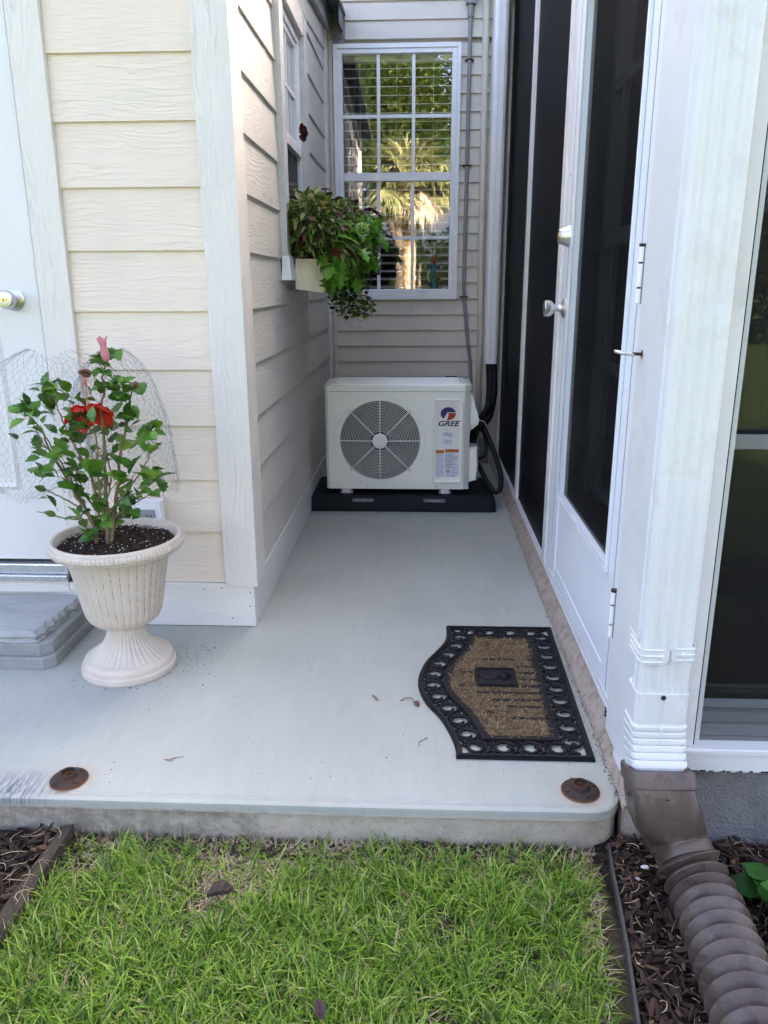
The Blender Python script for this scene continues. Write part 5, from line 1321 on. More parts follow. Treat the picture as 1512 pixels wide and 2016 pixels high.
O = mat_outline(.0955); mb = MB(); n = len(O)
mb.add([(p[0], p[1], .009) for p in O], [tuple(range(n))]); ct = mb.build('coir_centre', M['coir'], mat_)
def inside(x, y, poly):
    c = False; j = len(poly) - 1
    for i in range(len(poly)):
        if (poly[i][1] > y) != (poly[j][1] > y) and x < (poly[j][0] - poly[i][0]) * (y - poly[i][1]) / (poly[j][1] - poly[i][1]) + poly[i][0]: c = not c
        j = i
    return c
STR = []
for i, y in enumerate((2.21, 2.165, 2.125, 2.085, 2.045, 2.005, 1.965, 1.93, 1.90, 1.87)):
    segs = {0: [(.20, .30), (.34, .36)], 1: [(.30, .36)], 2: [(.13, .145), (.155, .165), (.30, .36)], 3: [(.30, .365)], 4: [(.12, .14), (.30, .36)], 5: [(.17, .36)], 6: [(.21, .36)], 7: [(.20, .22), (.25, .355)], 8: [(.19, .21), (.24, .25)], 9: [(.25, .35)]}[i]
    STR += [(a, b, y) for a, b in segs]
cen = (.232, 2.092)
mb = MB(); cnt = 0
while cnt < 7500:
    x = random.uniform(.09, .37); y = random.uniform(1.78, 2.37)
    if not inside(x, y, O): continue
    if abs(x - cen[0]) < .062 and abs(y - cen[1]) < .056: continue
    if any(a - .004 < x < b + .004 and abs(y - yy) < .0072 for a, b, yy in STR): continue
    cnt += 1; a = random.uniform(0, 2 * PI); L = random.uniform(.008, .024)
    d = Vector((math.cos(a), math.sin(a), random.uniform(.1, .6))).normalized(); b_ = Vector((x, y, .008)); s_ = d.cross(Vector((0, 0, 1))).normalized() * .0008
    m_ = b_ + d * L * .6; e = b_ + d * L + Vector((0, 0, -.003))
    mb.add([b_ - s_, b_ + s_, m_ + s_, m_ - s_, e], [(0, 1, 2, 3), (3, 2, 4)])
tag(mb.build('fibres', leaf_mat('coir_fibre', [(0, (.06, .038, .02)), (.45, (.17, .11, .06)), (.85, (.32, .23, .12)), (1, (.48, .38, .22))], .9, .1, False), mat_), kind='stuff')
for a, b, y in STR:
    mb = MB(); n_ = max(2, int((b - a) / .012)); mb.loft([[(a + (b - a) * q / n_, y - random.uniform(.004, .0065), .009), (a + (b - a) * q / n_, y - random.uniform(.002, .004), .0118), (a + (b - a) * q / n_, y + random.uniform(.002, .004), .0118), (a + (b - a) * q / n_, y + random.uniform(.004, .0065), .009)] for q in range(n_ + 1)]); mb.build('rubber_bar', M['black'], mat_)
mb = MB(); cx_, cy_ = cen
mb.box(cx_ - .060, cx_ + .060, cy_ - .054, cy_ + .054, .0085, .0135, .002)
pt = mb.build('emblem_plate', M['black'], mat_)
mb = MB()
for (a, b, c, d) in ((-.058, .058, -.052, -.046), (-.058, .058, .046, .052), (-.058, -.052, -.0455, .0455), (.052, .058, -.0455, .0455)): mb.box(cx_ + a, cx_ + b, cy_ + c, cy_ + d, .0135, .018, .0015)
mb.build('plate_rim', M['black'], pt)
mb = MB(); mb.sphere((cx_ - .020, cy_ + .004, .0135), (.030, .025, .006), 20, 10)
for k in range(9):
    a = -1.25 + k * .31; b0 = Vector((cx_ + .010, cy_ + .004, .0145)); mb.tube([b0, b0 + Vector((.016 * math.cos(a), .016 * math.sin(a), .002)), b0 + Vector((.034 * math.cos(a) + .002, .034 * math.sin(a), 0))], [.003, .003, .001], 5)
mb.build('pineapple_relief', M['black'], pt, smooth='all')

# ------------------------------------------------------------------ rusted floor flanges
def flange(x, y, rot):
    t = thing('pipe_flange', (x, y, .001), 'rusty', 'flange', 'rusted pipe flanges bolted to the slab')
    n = 48
    mb = MB(); mb.lathe([(.0, .0005), (.0425, .0005), (.0430, .004), (.0405, .0065), (.027, .0095), (.0215, .0115), (.0195, .021), (.0185, .0225), (.0150, .0220), (.0143, .012), (.0143, .002), (.0, .002)], (x, y, .001), n)
    clean_normals(mb.build('flange_body', M['rust'], t, smooth=True))
    mb = MB(); mb.lathe([(.0438, .0002), (.0438, .0026), (.0430, .0032)], (x, y, .001), n, cap=False); mb.build('rust_rim', M['rust_edge'], t)
    mb = MB(); mb.lathe([(.0141, .0022), (.0141, .0140)], (x, y, .001), 28, cap=False); mb.build('rusty_bore', M['rust_edge'], t)
    for k in range(4):
        a = rot + k * PI / 2; mb = MB(); cx2, cy2 = x + .032 * math.cos(a), y + .032 * math.sin(a)
        mb.lathe([(.0058, .0070), (.0056, .0100), (.0035, .0112), (0, .0105)], (cx2, cy2, .001), 12); clean_normals(mb.build('screw', M['rust'], t, smooth=True))
    return t
flange(-.820, 1.572, .9)['label'] = 'rusty pipe flange near the dark scuff at the left front of the slab'
flange(.378, 1.574, .35)['label'] = 'rusty pipe flange at the right front slab corner below the door mat'

# twigs and leaf scraps
def twig(name, pts, r, label, mat='stem'):
    mb = MB(); mb.tube(bez(pts, 12), r, 5); tag(mb.build(name, M[mat], smooth='all'), label, 'twig', 'twigs lying on the slab')
twig('twig', [(-.125, 1.99, .003), (-.115, 1.975, .005), (-.108, 1.965, .002)], .0025, 'short thick brown twig lying alone left of the door mat')
twig('twig', [(-.045, 1.965, .002), (-.03, 1.975, .006), (-.012, 1.972, .006), (-.005, 1.955, .004), (-.001, 1.940, .002)], .0016, 'curved brown twig beside the bulge of the door mat')
twig('twig', [(.008, 1.742, .002), (.006, 1.758, .003), (.020, 1.770, .004), (.028, 1.782, .001)], .0011, 'thin hooked twig below left of the door mat')
mb = MB(); leaf(mb, (-.006, 1.958, .002), (.5, -1, .1), .03, FULL, .5, .9, .3); tag(mb.build('dry_leaf', M['dried']), 'curled dry leaf scrap at the end of the curved twig', 'leaf')
mb = MB()
for i in range(7): mb.tube([(-.60 + random.gauss(0, .012), 1.66 + random.gauss(0, .006), .0015), (-.60 + random.gauss(0, .012), 1.66 + random.gauss(0, .008), .002)], .0007, 4)
tag(mb.build('leaf_crumbs', M['dried']), 'small reddish leaf crumbs on the slab right of the left flange', 'debris')
mb = MB()
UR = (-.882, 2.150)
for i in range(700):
    x, y = (random.gauss(-.68, .05), random.gauss(2.22, .08)) if i < 80 else (random.uniform(-.9, .42), random.uniform(1.55, 2.4)) if i < 170 else (.463 - abs(random.gauss(0, .007)), 1.56 + 2.3 * random.random() ** 1.5) if i < 520 else (random.uniform(-.55, .38), 3.857 - abs(random.gauss(0, .006))) if i < 600 else (UR[0] + (.1415 + abs(random.gauss(0, .004))) * math.cos(i * 1.7 + random.random()), UR[1] + (.1415 + abs(random.gauss(0, .004))) * math.sin(i * 1.7 + random.random()))  # dirt, except the ring round the urn foot, which imitates contact shadow
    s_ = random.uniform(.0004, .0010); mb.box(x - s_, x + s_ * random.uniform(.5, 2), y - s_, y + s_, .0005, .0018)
tag(mb.build('dirt_and_shade_specks', M['soil']), 'tiny dark dirt specks scattered on the slab and a speck ring imitating contact shade around the urn', 'dirt', kind='stuff')
def barkchip(pts, z, label):
    mb = MB(); mb.loft([[(x + .0, y, z + q * .008 + .012 * math.sin(i * 1.7) * .3) for i, (x, y) in enumerate(pts)] for q in (0, 1)]); tag(clean_normals(mb.build('bark_chip', M['wood_edge'])), label, 'bark chip')
barkchip([(-.42, 1.285), (-.412, 1.315), (-.395, 1.328), (-.372, 1.312), (-.376, 1.295), (-.398, 1.29)], -.062, 'dark grey bark chip lying on the grass near the slab')
mb = MB(); leaf(mb, (-.155, 1.02, -.060), (-.3, .9, .5), .038, FULL, .5, .9, .4); tag(mb.build('dry_leaf', simple('plum_leaf', (.05, .028, .028), .6), ), 'dry plum coloured leaf standing in the lawn near the bottom', 'leaf')

# ------------------------------------------------------------------ stone steps by the shed door
def slab(name, x1, y0, y1, z0, z1, ch, mat, label, rough=0):
    poly = [(-2.2, y1), (x1 - .0, y1), (x1, y0 + ch), (x1 - ch, y0), (-2.2, y0)]
    if rough:
        poly = [(-2.2, y1)]
        for i in range(17):
            t = i / 16; x = x1 - .02 * t; poly.append((x + random.uniform(-rough, rough), y1 - (y1 - y0) * t))
        for i in range(1, 30): poly.append((x1 - .02 - (2.2 + x1 - .02) * i / 29, y0 + random.uniform(-rough, rough) * .7))
        poly.append((-2.2, y0))
    n = len(poly); rings = []
    lv = ((z0, 0), (z1 - .003, 0), (z1, .003)) if not rough else ((z0, -.004), (z0 + .3 * (z1 - z0), .002), (z0 + .55 * (z1 - z0), -.003), (z0 + .8 * (z1 - z0), .004), (z1, .010))
    for z, i in lv:
        rings.append([(p[0] - (i + (random.uniform(-.003, .003) if rough else 0)) * (1 if p[0] > -2.1 else 0), p[1] + (i + (random.uniform(-.003, .003) if rough else 0)) * (1 if p[1] < y1 - .02 else 0), z + (random.uniform(-.0015, .0015) if rough else 0)) for p in poly])
    mb = MB(); mb.loft(rings); o = clean_normals(mb.build(name, mat)); tag(o, label, 'paver', 'stacked step stones by the shed door'); return o
slab('stone_paver', -1.106, 2.112, 2.435, .001, .038, .028, M['paver'], 'grey concrete paver at the bottom of the step stack by the shed door')
slab('stone_paver', -1.118, 2.126, 2.437, .0395, .078, .030, M['paver'], 'grey concrete paver in the middle of the step stack by the shed door')
slab('slate_step', -1.135, 2.138, 2.436, .079, .112, .0, M['slate'], 'blue grey slate slab with chipped edges on top of the step stack', .006)

# ------------------------------------------------------------------ urn with hibiscus
UC = (-.882, 2.150, .001)
urn = thing('urn_planter', UC, 'off white fluted pedestal urn planter with dark potting soil', 'planter')
urn.rotation_euler = (0, 0, 0)
def fl_body(r_, h, a):
    return r_ * (1 + .010 * abs(math.sin(18 * a)))
mb = MB()
mb.lathe([(.0, 0), (.140, 0), (.1415, .008), (.139, .018), (.133, .021), (.1335, .030), (.127, .042), (.118, .047)], UC, 72)
mb.lathe([(.120, .046), (.108, .052), (.090, .064), (.072, .082), (.060, .104), (.054, .128), (.053, .142)], UC, 144, cap=False, flute=lambda r_, h, a: r_ + (.0045 * (1 - (h - .046) / .12)) * (abs(math.sin(18 * a)) - .5))
mb.lathe([(.053, .140), (.058, .144), (.072, .149), (.088, .156), (.102, .168), (.110, .185), (.116, .21), (.123, .25), (.131, .30), (.141, .345), (.149, .370), (.154, .382)], UC, 144, cap=False, flute=lambda r_, h, a: r_ + .0024 * (abs(math.sin(18 * a)) - .5))
mb.lathe([(.153, .381), (.178, .380), (.185, .384), (.186, .390)], UC, 96, cap=False)
mb.lathe([(.186, .389), (.1915, .394), (.192, .400), (.191, .406), (.187, .411)], UC, 440, cap=False, flute=lambda r_, h, a: r_ + .0028 * (abs(math.sin(50 * a)) - .5))
mb.lathe([(.187, .410), (.187, .414), (.182, .4205), (.175, .4195), (.1685, .411), (.163, .386), (.160, .384)], UC, 96, cap=False)
ub = mb.build('urn_body', M['resin'], urn, smooth=True)
mb = MB(); vs = []; fs = []
for i in range(17):
    for j in range(60):
        r_ = .164 * i / 16; a = 2 * PI * j / 60; x, y = UC[0] + r_ * math.cos(a), UC[1] + r_ * math.sin(a)
        vs.append((x, y, .396 + .008 * noise.noise(Vector((x * 25, y * 25, 0))) + .006 * noise.noise(Vector((x * 70, y * 70, 4))) + .010 * (1 - i / 16)))
for i in range(16):
    for j in range(60): fs.append((i * 60 + j, i * 60 + (j + 1) % 60, (i + 1) * 60 + (j + 1) % 60, (i + 1) * 60 + j))
mb.add(vs, fs); mb.build('potting_soil', M['soil'], urn, smooth='all')
mb = MB(); mb2 = MB()
for i in range(900):
    r_ = .160 * math.sqrt(random.random()); a = random.uniform(0, 2 * PI); x, y = UC[0] + r_ * math.cos(a), UC[1] + r_ * math.sin(a); z = .402 + random.uniform(0, .010) * (1 - r_ / .2)
    if i < 90: mb2.sphere((x, y, z + .003), random.uniform(.0009, .0022), 6, 4)
    else:
        d = rdir(-.2, .5); L = random.uniform(.004, .012); s_ = Vector((random.uniform(.0015, .003), 0, 0)); c = Vector((x, y, z)); mb.loft([[c + d * L * t - s_, c + d * L * t + Vector((0, 0, .002)), c + d * L * t + s_] for t in (-.5, .5)])
mb.build('bark_bits', M['chips'], urn); tag(mb2.build('perlite', M['perlite'], urn), kind='stuff')

STEMS = {
    'A': [(-0.932,2.125,0.400), (-0.936,2.123,0.469), (-0.969,2.111,0.548), (-0.996,2.107,0.615), (-1.022,2.099,0.675), (-1.029,2.080,0.739), (-1.049,2.070,0.782)],
    'A2': [(-0.932,2.125,0.44), (-0.962,2.121,0.535), (-0.992,2.117,0.600), (-1.016,2.110,0.655), (-1.045,2.10,0.715), (-1.085,2.13,0.775)],
    'B': [(-0.933,2.137,0.44), (-0.967,2.121,0.546), (-0.984,2.117,0.600), (-1.011,2.128,0.644), (-1.036,2.113,0.715), (-1.052,2.117,0.747)],
    'C': [(-0.903,2.130,0.480), (-0.931,2.136,0.593), (-0.945,2.130,0.638), (-0.975,2.143,0.694), (-1.000,2.151,0.748), (-1.012,2.147,0.806), (-1.022,2.155,0.835)],
    'D': [(-0.902,2.133,0.42), (-0.901,2.109,0.597), (-0.896,2.110,0.673), (-0.889,2.094,0.737), (-0.884,2.076,0.770)],
    'E': [(-0.899,2.121,0.395), (-0.896,2.137,0.542), (-0.887,2.129,0.638), (-0.884,2.134,0.714), (-0.884,2.138,0.759), (-0.879,2.134,0.808), (-0.867,2.138,0.849), (-0.866,2.128,0.880), (-0.850,2.120,0.917)],
    'F': [(-0.893,2.129,0.395), (-0.876,2.143,0.508), (-0.857,2.146,0.588), (-0.843,2.135,0.653), (-0.827,2.140,0.714), (-0.815,2.146,0.758), (-0.815,2.165,0.801), (-0.785,2.13,0.850)],
    'G': [(-0.880,2.133,0.498), (-0.836,2.141,0.557), (-0.801,2.160,0.600), (-0.777,2.173,0.642), (-0.762,2.187,0.683)],
    'H': [(-0.878,2.132,0.479), (-0.831,2.132,0.512), (-0.790,2.138,0.536), (-0.753,2.134,0.557)],
    'I': [(-0.939,2.139,0.464), (-0.974,2.127,0.512), (-1.017,2.120,0.542), (-1.047,2.103,0.569), (-1.060,2.083,0.586)],
    'J': [(-0.932,2.137,0.471), (-0.980,2.132,0.474), (-1.020,2.123,0.481), (-1.058,2.109,0.497), (-1.086,2.104,0.505)],
    'K': [(-0.897,2.124,0.514), (-0.882,2.153,0.586), (-0.891,2.165,0.662), (-0.901,2.176,0.706)],
    'L': [(-0.893,2.121,0.482), (-0.873,2.164,0.522), (-0.856,2.193,0.550), (-0.833,2.202,0.590)],
    'M': [(-0.915,2.136,0.478), (-0.957,2.142,0.540), (-0.984,2.150,0.586), (-1.002,2.166,0.623)],
    'N': [(-0.936,2.135,0.400), (-0.952,2.107,0.460), (-0.938,2.061,0.500)],
}
CLUSTERS = [
    (-1.101,2.146,0.782,12,0),
    (-1.039,2.066,0.774,8,0),
    (-1.047,2.161,0.828,8,0),
    (-0.998,2.106,0.847,7,0),
    (-1.011,2.183,0.822,8,0),
    (-1.057,2.197,0.783,6,0),
    (-1.072,2.131,0.690,3,0),
    (-1.090,2.200,0.634,4,0),
    (-1.059,2.103,0.616,2,1),
    (-1.008,2.071,0.636,3,0),
    (-0.959,2.144,0.806,2,0),
    (-0.952,2.064,0.725,5,0),
    (-0.990,2.088,0.675,3,0),
    (-0.982,2.117,0.665,3,1),
    (-0.945,2.145,0.697,3,1),
    (-0.939,2.082,0.748,5,0),
    (-0.878,2.066,0.757,4,0),
    (-0.894,2.181,0.727,4,0),
    (-0.885,2.104,0.833,3,0),
    (-0.885,2.194,0.914,4,1),
    (-0.843,2.186,0.909,1,1),
    (-0.860,2.113,0.881,5,0),
    (-0.886,2.124,0.868,3,0),
    (-0.842,2.133,0.835,3,1),
    (-0.818,2.150,0.842,5,0),
    (-0.821,2.143,0.783,12,0),
    (-0.803,2.138,0.763,8,0),
    (-0.768,2.147,0.815,2,1),
    (-0.860,2.192,0.663,5,0),
    (-0.858,2.131,0.678,3,0),
    (-0.802,2.120,0.647,1,1),
    (-0.768,2.161,0.694,5,1),
    (-0.720,2.093,0.714,2,0),
    (-0.750,2.102,0.676,3,0),
    (-0.796,2.197,0.588,5,0),
    (-0.747,2.133,0.582,3,1),
    (-0.797,2.137,0.562,4,0),
    (-0.725,2.062,0.570,2,1),
    (-0.796,2.118,0.538,4,0),
    (-0.846,2.141,0.519,5,0),
    (-0.809,2.063,0.516,3,0),
    (-0.887,2.146,0.475,4,0),
    (-0.849,2.149,0.455,1,1),
    (-0.882,2.068,0.504,3,1),
    (-0.916,2.148,0.448,3,0),
    (-0.927,2.125,0.526,3,0),
    (-0.987,2.155,0.497,2,0),
    (-0.939,2.109,0.587,6,1),
    (-0.921,2.159,0.562,4,0),
    (-0.904,2.163,0.535,4,0),
    (-0.812,2.063,0.608,4,1),
    (-0.893,2.068,0.628,3,1),
    (-0.907,2.155,0.648,3,0),
    (-0.975,2.195,0.639,3,0),
    (-0.939,2.095,0.637,3,0),
    (-1.008,2.124,0.576,3,0),
    (-0.999,2.143,0.622,2,0),
    (-1.057,2.105,0.518,2,0),
    (-1.033,2.111,0.484,1,0),
    (-0.955,2.104,0.474,4,0),
    (-0.947,2.112,0.443,3,0),
    (-0.883,2.143,0.410,1,0),
    (-0.906,2.102,0.430,1,0),
    (-1.052,2.113,0.585,2,0),
    (-0.936,2.168,0.661,3,0),
    (-0.939,2.064,0.783,2,0),
    (-0.949,2.140,0.771,2,0),
    (-0.899,2.163,0.810,2,0),
    (-0.918,2.103,0.774,3,0),
    (-0.866,2.091,0.536,3,0),
    (-0.875,2.173,0.536,3,0),
]
hib = thing('hibiscus_plant', (-.90, 2.13, .40), 'leafy hibiscus shrub with one red flower and a pink bud growing in the urn', 'plant')
mb = MB()
for k_, pts in STEMS.items():
    q = bez(pts, 24); n = len(q); r0 = .0058 if k_ in 'AEF' else .004 if k_ in ('B', 'C', 'D', 'A2') else .003
    mb.tube([p + Vector((random.gauss(0, .0012), random.gauss(0, .0012), 0)) for p in q], [r0 * (1 - .65 * i / n) for i in range(n)], 7)
mb_stem = mb
pet = mb_stem; mb = MB()
for (x, y, z, n, big) in CLUSTERS:
    n2 = int(n * 1.15 + .6)
    out = Vector((x + .90, y - 2.13, 0)); out = out.normalized() if out.length > .01 else Vector((0, 0, 1))
    for i in range(n2):
        d = Vector((random.gauss(0, .6), random.gauss(-.15, .6), random.gauss(.65, .45))) + out * .45
        d.normalize(); L = random.uniform(.050, .072) if big else random.uniform(.028, .056)
        if n > 6: L *= .95
        b_ = Vector((x, y, z)) + Vector((random.gauss(0, .012), random.gauss(0, .014), random.gauss(0, .014)))
        pet.tube([b_ - d * L * .35, b_], .0007, 4, caps=False)
        leaf(mb, b_, d, L, SERR, .78, random.uniform(.15, .5), random.uniform(.1, .8), random.uniform(-.9, .9))
mb.build('leaf', M['hib_leaf'], hib, smooth='all'); mb_stem.build('stem', M['stem'], hib, smooth='all')
# red flower seen from the side
fb = Vector((-.918, 2.14, .785)); ax = Vector((-.25, .50, .80)).normalized()
mb = MB(); mo = MB()
for k in range(5):
    a = 2 * PI * k / 5 + .3; u = ax.orthogonal().normalized(); v_ = ax.cross(u); dirn = (u * math.cos(a) + v_ * math.sin(a)) * .95 + ax * .30
    P0 = fb; dn = dirn.normalized(); sd_ = dn.cross(ax).normalized(); nu = 14; nv = 13; vs = []
    for i in range(nu + 1):
        t = i / nu; wv = .040 * math.sin(PI * min(1, .12 + .80 * t)) ** .8 * (1.0 if t < .93 else .8)
        for j in range(nv):
            s_ = (j / (nv - 1) - .5) * 2
            vs.append(P0 + dn * (.072 * t) + sd_ * (wv * s_) - ax * (.050 * t * t) + ax * (.006 * math.sin(s_ * 7 + k) * t + .004 * math.sin(9 * t + s_ * 4)))
    mb.add(vs, [(i * nv + j, (i + 1) * nv + j, (i + 1) * nv + j + 1, i * nv + j + 1) for i in range(nu) for j in range(nv - 1)])
    vs2 = [P0 + dn * (.032 * t) + sd_ * (.010 * t * s_) - ax * (.030 * (t * .43) ** 2) + ax * .0025 for t in (0, .5, 1) for s_ in (-1, 0, 1)]
    mo.add(vs2, [(i * 3 + j, (i + 1) * 3 + j, (i + 1) * 3 + j + 1, i * 3 + j + 1) for i in range(2) for j in range(2)])
fl = mb.build('flower', M['petal'], hib, smooth='all'); mo.build('petal_throat', M['petal_orange'], fl)
mb = MB(); tip = fb + ax * .075 + Vector((.0, 0, .02)); mb.tube([fb, fb + ax * .05, tip], [.002, .0016, .0012], 6)
for i in range(30): mb.sphere(tip + Vector((random.gauss(0, .006), random.gauss(0, .006), random.gauss(0, .006))), .0016, 5, 4)
mb.build('stamen', M['petal_orange'], fl)
# pink furled bud
mb = MB(); bb = Vector((-.846, 2.118, .925)); prof_ = [(0, .004), (.008, .0085), (.020, .0105), (.034, .0082), (.046, .0078), (.055, .0100), (.061, .0125), (.063, .0105)]
rings = []
for h_, r_ in prof_:
    rings.append([(bb.x - .10 * h_ + (r_ * (1 + .22 * math.sin(5 * a + h_ * 70))) * math.cos(a), bb.y + r_ * (1 + .22 * math.cos(5 * a + h_ * 70)) * math.sin(a), bb.z + h_ + (.006 * math.sin(3 * a) if h_ > .05 else 0)) for a in [2 * PI * j / 20 for j in range(20)]])
mb.loft(rings); clean_normals(mb.build('bud', M['pink'], hib, smooth='all'))
for (c, dd, L) in (((-.885, 2.10, .893), (-1, 0, .2), .030), ((-.778, 2.12, .850), (.3, 0, 1), .018)):
    mb = MB(); c = Vector(c); d = Vector(dd).normalized()
    for i in range(5): leaf(mb, c + Vector((random.gauss(0, .002),) * 3), d + rdir() * .3, L, FULL, .5, .8, .2, i * 1.2)
    mb.sphere(c + d * L, .006, 8, 6)
    mb.build('dead_bloom', M['dried'], hib)

# ------------------------------------------------------------------ chicken wire cage
cg = thing('chicken_wire', (-1.0, 2.25, .45), 'loose bowed sheet of chicken wire netting standing behind the hibiscus', 'wire netting')
def hexnet(mb, surf, nu, nv, r=.00030, jit=.0028):
    """hex netting on a parametric surface surf(u, v), u,v in 0..1"""
    pts = {}
    def P_(i, j):
        if (i, j) not in pts:
            u = (i + .25 * (1 if (j % 2) else -1) * (1 if i % 2 else -1)) / nu; v = j / nv
            p = surf(u, v)
            pts[(i, j)] = None if p is None else Vector(p) + Vector((random.gauss(0, jit), random.gauss(0, jit), random.gauss(0, jit)))
        return pts[(i, j)]
    for j in range(nv + 1):
        for i in range(nu + 1):
            a = P_(i, j)
            if a is None: continue
            if j < nv:
                b = P_(i, j + 1)
                if b is not None: mb.tube([a, b], r, 3, caps=False)
            if (i + j) % 2 == 0 and i < nu:
                b = P_(i + 1, j)
                if b is not None: mb.tube([a, b], r * 1.3, 3, caps=False)
def lobeL(u, v):
    # big balloon of netting left of the plant
    q = 2 * v - 1; wd_ = .25 * math.sqrt(max(.02, 1 - .92 * q * q)); k = 2 * u - 1
    return (-1.14 + .07 * q + wd_ * k, 2.32 - .10 * math.sqrt(max(0, 1 - k * k)) + .02 * math.sin(4 * v), .725 + .215 * q + .012 * math.sin(7 * u))
def lobeR(u, v):
    th = 2 * PI * u; q = math.sqrt(max(0, 1 - (v * .99) ** 2.2)); r_ = .172 * (q * .93 + .07)
    return (-.915 + r_ * math.cos(th) + .05 * (1 - v) * 0, 2.325 + .085 * q * math.sin(th), .50 + .435 * v + .012 * math.cos(3 * th))
def bridge(u, v): return (-1.08 + .22 * u, 2.35 - .05 * math.sin(PI * u), .60 + (.33 - .05 * u) * v)
mb = MB(); hexnet(mb, lobeL, 36, 28); hexnet(mb, lobeR, 62, 28); hexnet(mb, bridge, 14, 20)
mb.build('netting', M['wire'], cg)

# leafy plant at the right edge
sp_ = thing('leafy_shrub', (.75, 1.28, -.09), 'low glossy green plant growing in mulch right of the drain pipe', 'plant')
mb = MB(); ms = MB()
for (bx, by) in ((.69, 1.32), (.74, 1.22), (.77, 1.34), (.70, 1.18), (.72, 1.27), (.82, 1.24)):
    h_ = random.uniform(.05, .10); top_ = Vector((bx + random.uniform(-.02, .02), by + random.uniform(-.02, .02), -.08 + h_)); ms.tube([(bx, by, -.10), top_], .002, 5)
    for i in range(10):
        d = rdir(.0, .8); leaf(mb, top_ + Vector((0, 0, -random.random() * .04)), d, random.uniform(.045, .075), OV, .95, .2, .5, random.uniform(-.4, .4))
mb.build('leaf', M['shrub_leaf'], sp_, smooth='all'); ms.build('stem', M['stem_green'], sp_)
mb = MB()
for (x, y) in ((.49, 1.42), (.463, 1.385), (.60, .98)): mb.sphere((x, y, -.074), (random.uniform(.006, .010), .006, .004), 7, 5)
tag(mb.build('white_pebbles', M['perlite']), 'small pale pebbles on mulch beside the right edging', 'pebbles', kind='stuff')

# ------------------------------------------------------------------ trees and house behind the viewer (mirrored in the windows)
def canopy(mb, c, r, N, size, seed=0, shell=.5):
    rr = random.Random(seed); cl = []
    for i in range(max(6, N // 60)):
        z = rr.uniform(-1, 1); a = rr.uniform(0, 2 * PI); q = math.sqrt(1 - z * z); k = rr.uniform(shell, 1)
        cl.append((c[0] + r[0] * q * math.cos(a) * k, c[1] + r[1] * q * math.sin(a) * k, c[2] + r[2] * z * k, rr.uniform(.25, .5)))
    for i in range(N):
        b = cl[i % len(cl)]; p = Vector((b[0] + rr.gauss(0, b[3]) * .6, b[1] + rr.gauss(0, b[3]) * .6, b[2] + rr.gauss(0, b[3]) * .5))
        d = rdir(-.8, .6); s_ = size * rr.uniform(.6, 1.3); u = d.orthogonal().normalized(); v_ = d.cross(u)
        mb.add([p, p + d * s_ * .5 + u * s_ * .28, p + d * s_, p + d * s_ * .5 - u * s_ * .28], [(0, 1, 2, 3)])
def tree(name, x, y, h, cr, N, size, mat, label, seed, group=None, cz=None):
    t = thing(name, (x, y, -.1), label, 'tree', group); mb = MB(); cz = cz or h * .66
    mb.tube([(x, y, -.1), (x + .1, y, h * .3), (x - .05, y + .1, h * .6)], [.22, .17, .10], 12)
    for k in range(7):
        a = k * .9 + seed; mb.tube([(x, y, h * (.28 + .05 * k)), (x + cr * .4 * math.cos(a), y + cr * .4 * math.sin(a), h * (.5 + .04 * k)), (x + cr * .75 * math.cos(a), y + cr * .75 * math.sin(a), h * (.62 + .03 * k))], [.09, .06, .02], 7)
    mb.build('trunk', M['tree_bark'], t, smooth='all'); mb = MB(); canopy(mb, (x, y, cz), (cr, cr, h - cz), N, size, seed); mb.build('crown', mat, t); return t
tree('shade_tree', -.55, -10.5, 7.0, 1.25, 20000, .13, M['tree_leaf'], 'green shade tree with sunlit crown straight behind the palm', 3, cz=4.8)
tree('shade_tree', 5.2, -12.0, 7.5, 3.4, 22000, .20, M['tree_leaf'], 'broad green tree behind the viewer to the right of the palm', 5)
tree('shade_tree', 3.6, -16.0, 8.0, 2.6, 20000, .20, M['dark_leaf'], 'tall dark tree farthest back behind the palm', 8)
tree('golden_tree', 2.6, -7.0, 4.4, 1.3, 6000, .16, M['golden_leaf'], 'small golden leaved tree beside the palm in full sun', 6, cz=2.9)
hd = thing('hedge', (0, -13.5, 0), 'dark clipped hedge line at the far side of the lawn', 'hedge')
mb = MB()
for i in range(14000):
    x = random.uniform(-9, 9); z = random.uniform(-.1, 2.4 + .3 * math.sin(x)); y = -13.5 + random.gauss(0, .35); d = rdir(); s_ = random.uniform(.1, .26); u = d.orthogonal().normalized(); p = Vector((x, y, z)); mb.add([p, p + d * s_ * .5 + u * s_ * .3, p + d * s_, p + d * s_ * .5 - u * s_ * .3], [(0, 1, 2, 3)])
mb.build('foliage', M['dark_leaf'], hd); mb = MB()
for x in range(-8, 9, 2): mb.tube([(x, -13.5, -.1), (x, -13.5, 1.8)], .05, 6)
mb.build('stem', M['tree_bark'], hd)
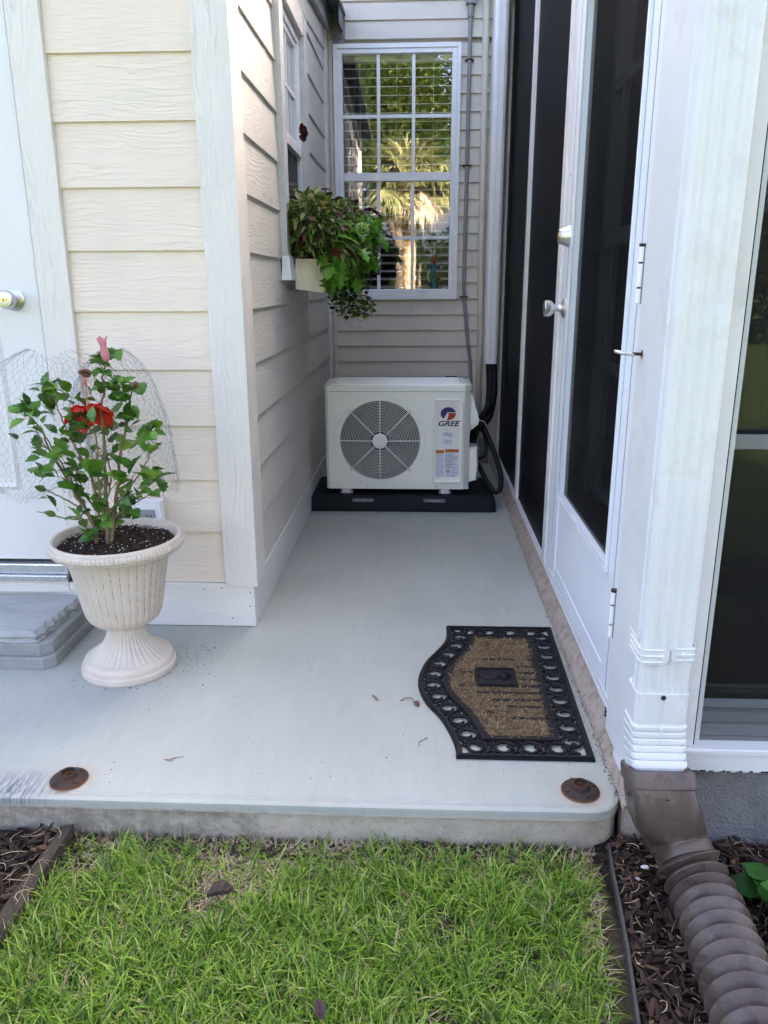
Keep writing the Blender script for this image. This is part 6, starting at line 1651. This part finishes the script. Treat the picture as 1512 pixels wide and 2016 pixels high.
# palm
pmx, pmy = -.22, -6.0
pm = thing('palm_tree', (pmx, pmy, -.1), 'short palm with golden fronds standing in the sun on the lawn', 'palm')
mb = MB(); mb.tube([(pmx, pmy, -.1), (pmx + .02, pmy, 1.0), (pmx, pmy, 2.9)], [.11, .12, .13], 12); mb.build('trunk', M['palm_boot'], pm)
mb = MB()
for i in range(260):
    z = .3 + 2.4 * random.random(); a = random.uniform(0, 2 * PI); b_ = Vector((pmx + .11 * math.cos(a), pmy + .11 * math.sin(a), z)); d = Vector((math.cos(a) * .5, math.sin(a) * .5, 1.0 if z < 2.1 else random.uniform(-.6, 1)))
    leaf(mb, b_, d, random.uniform(.12, .22), LANCE, .5, .3, -.2, random.uniform(-.5, .5))
mb.build('boot', M['palm_dead'], pm)
mb = MB(); md = MB()
for i in range(84):
    z = random.uniform(-.7, 1.0); a = random.uniform(0, 2 * PI); q = math.sqrt(1 - z * z); d = Vector((q * math.cos(a), q * math.sin(a), z)); c0 = Vector((pmx, pmy, 3.0)); hub = c0 + d * random.uniform(.40, .75) - Vector((0, 0, .08))
    tgt = md if z < -.35 else mb
    tgt.tube([c0, hub], .010, 4)
    for k in range(26):
        b_ = (k / 25 - .5) * 3.6; u = d.cross(Vector((0, 0, 1))).normalized(); dd = (d * math.cos(b_) + u * math.sin(b_)); dd.z -= .25; leaf(tgt, hub, dd, random.uniform(.40, .62), LANCE, .16, .2, random.uniform(.3, .8))
mb.build('frond', M['palm_leaf'], pm); md.build('dead_frond', M['palm_dead'], pm)
# neighbour's house
nh = thing('neighbour_house', (-6.5, -17, 0), 'grey two storey house beyond the hedge seen in the window reflection', 'house')
mb = MB(); mb.box(-12, -2.6, -22, -16.5, -.1, 5.2); mb.build('wall', simple('grey_wall', (.16, .17, .19), .8, bs=8, bd=.02), nh)
mb = MB(); mb.loft([[(-12.5, -22.5, 5.2), (-2.1, -22.5, 5.2), (-2.1, -16, 5.2), (-12.5, -16, 5.2)], [(-9.5, -19.3, 7.6), (-5.5, -19.3, 7.6), (-5.5, -19.2, 7.6), (-9.5, -19.2, 7.6)]]); clean_normals(mb.build('roof', simple('dark_shingle', (.05, .05, .055), .9), nh))
for x in (-5, -8):
    mb = MB(); mb.box(x, x + 1.0, -16.49, -16.42, 2.8, 4.2); wq = mb.build('window', M['white'], nh); mb = MB(); mb.box(x + .08, x + .92, -16.415, -16.41, 2.88, 4.12); mb.build('pane', M['iron'], wq)
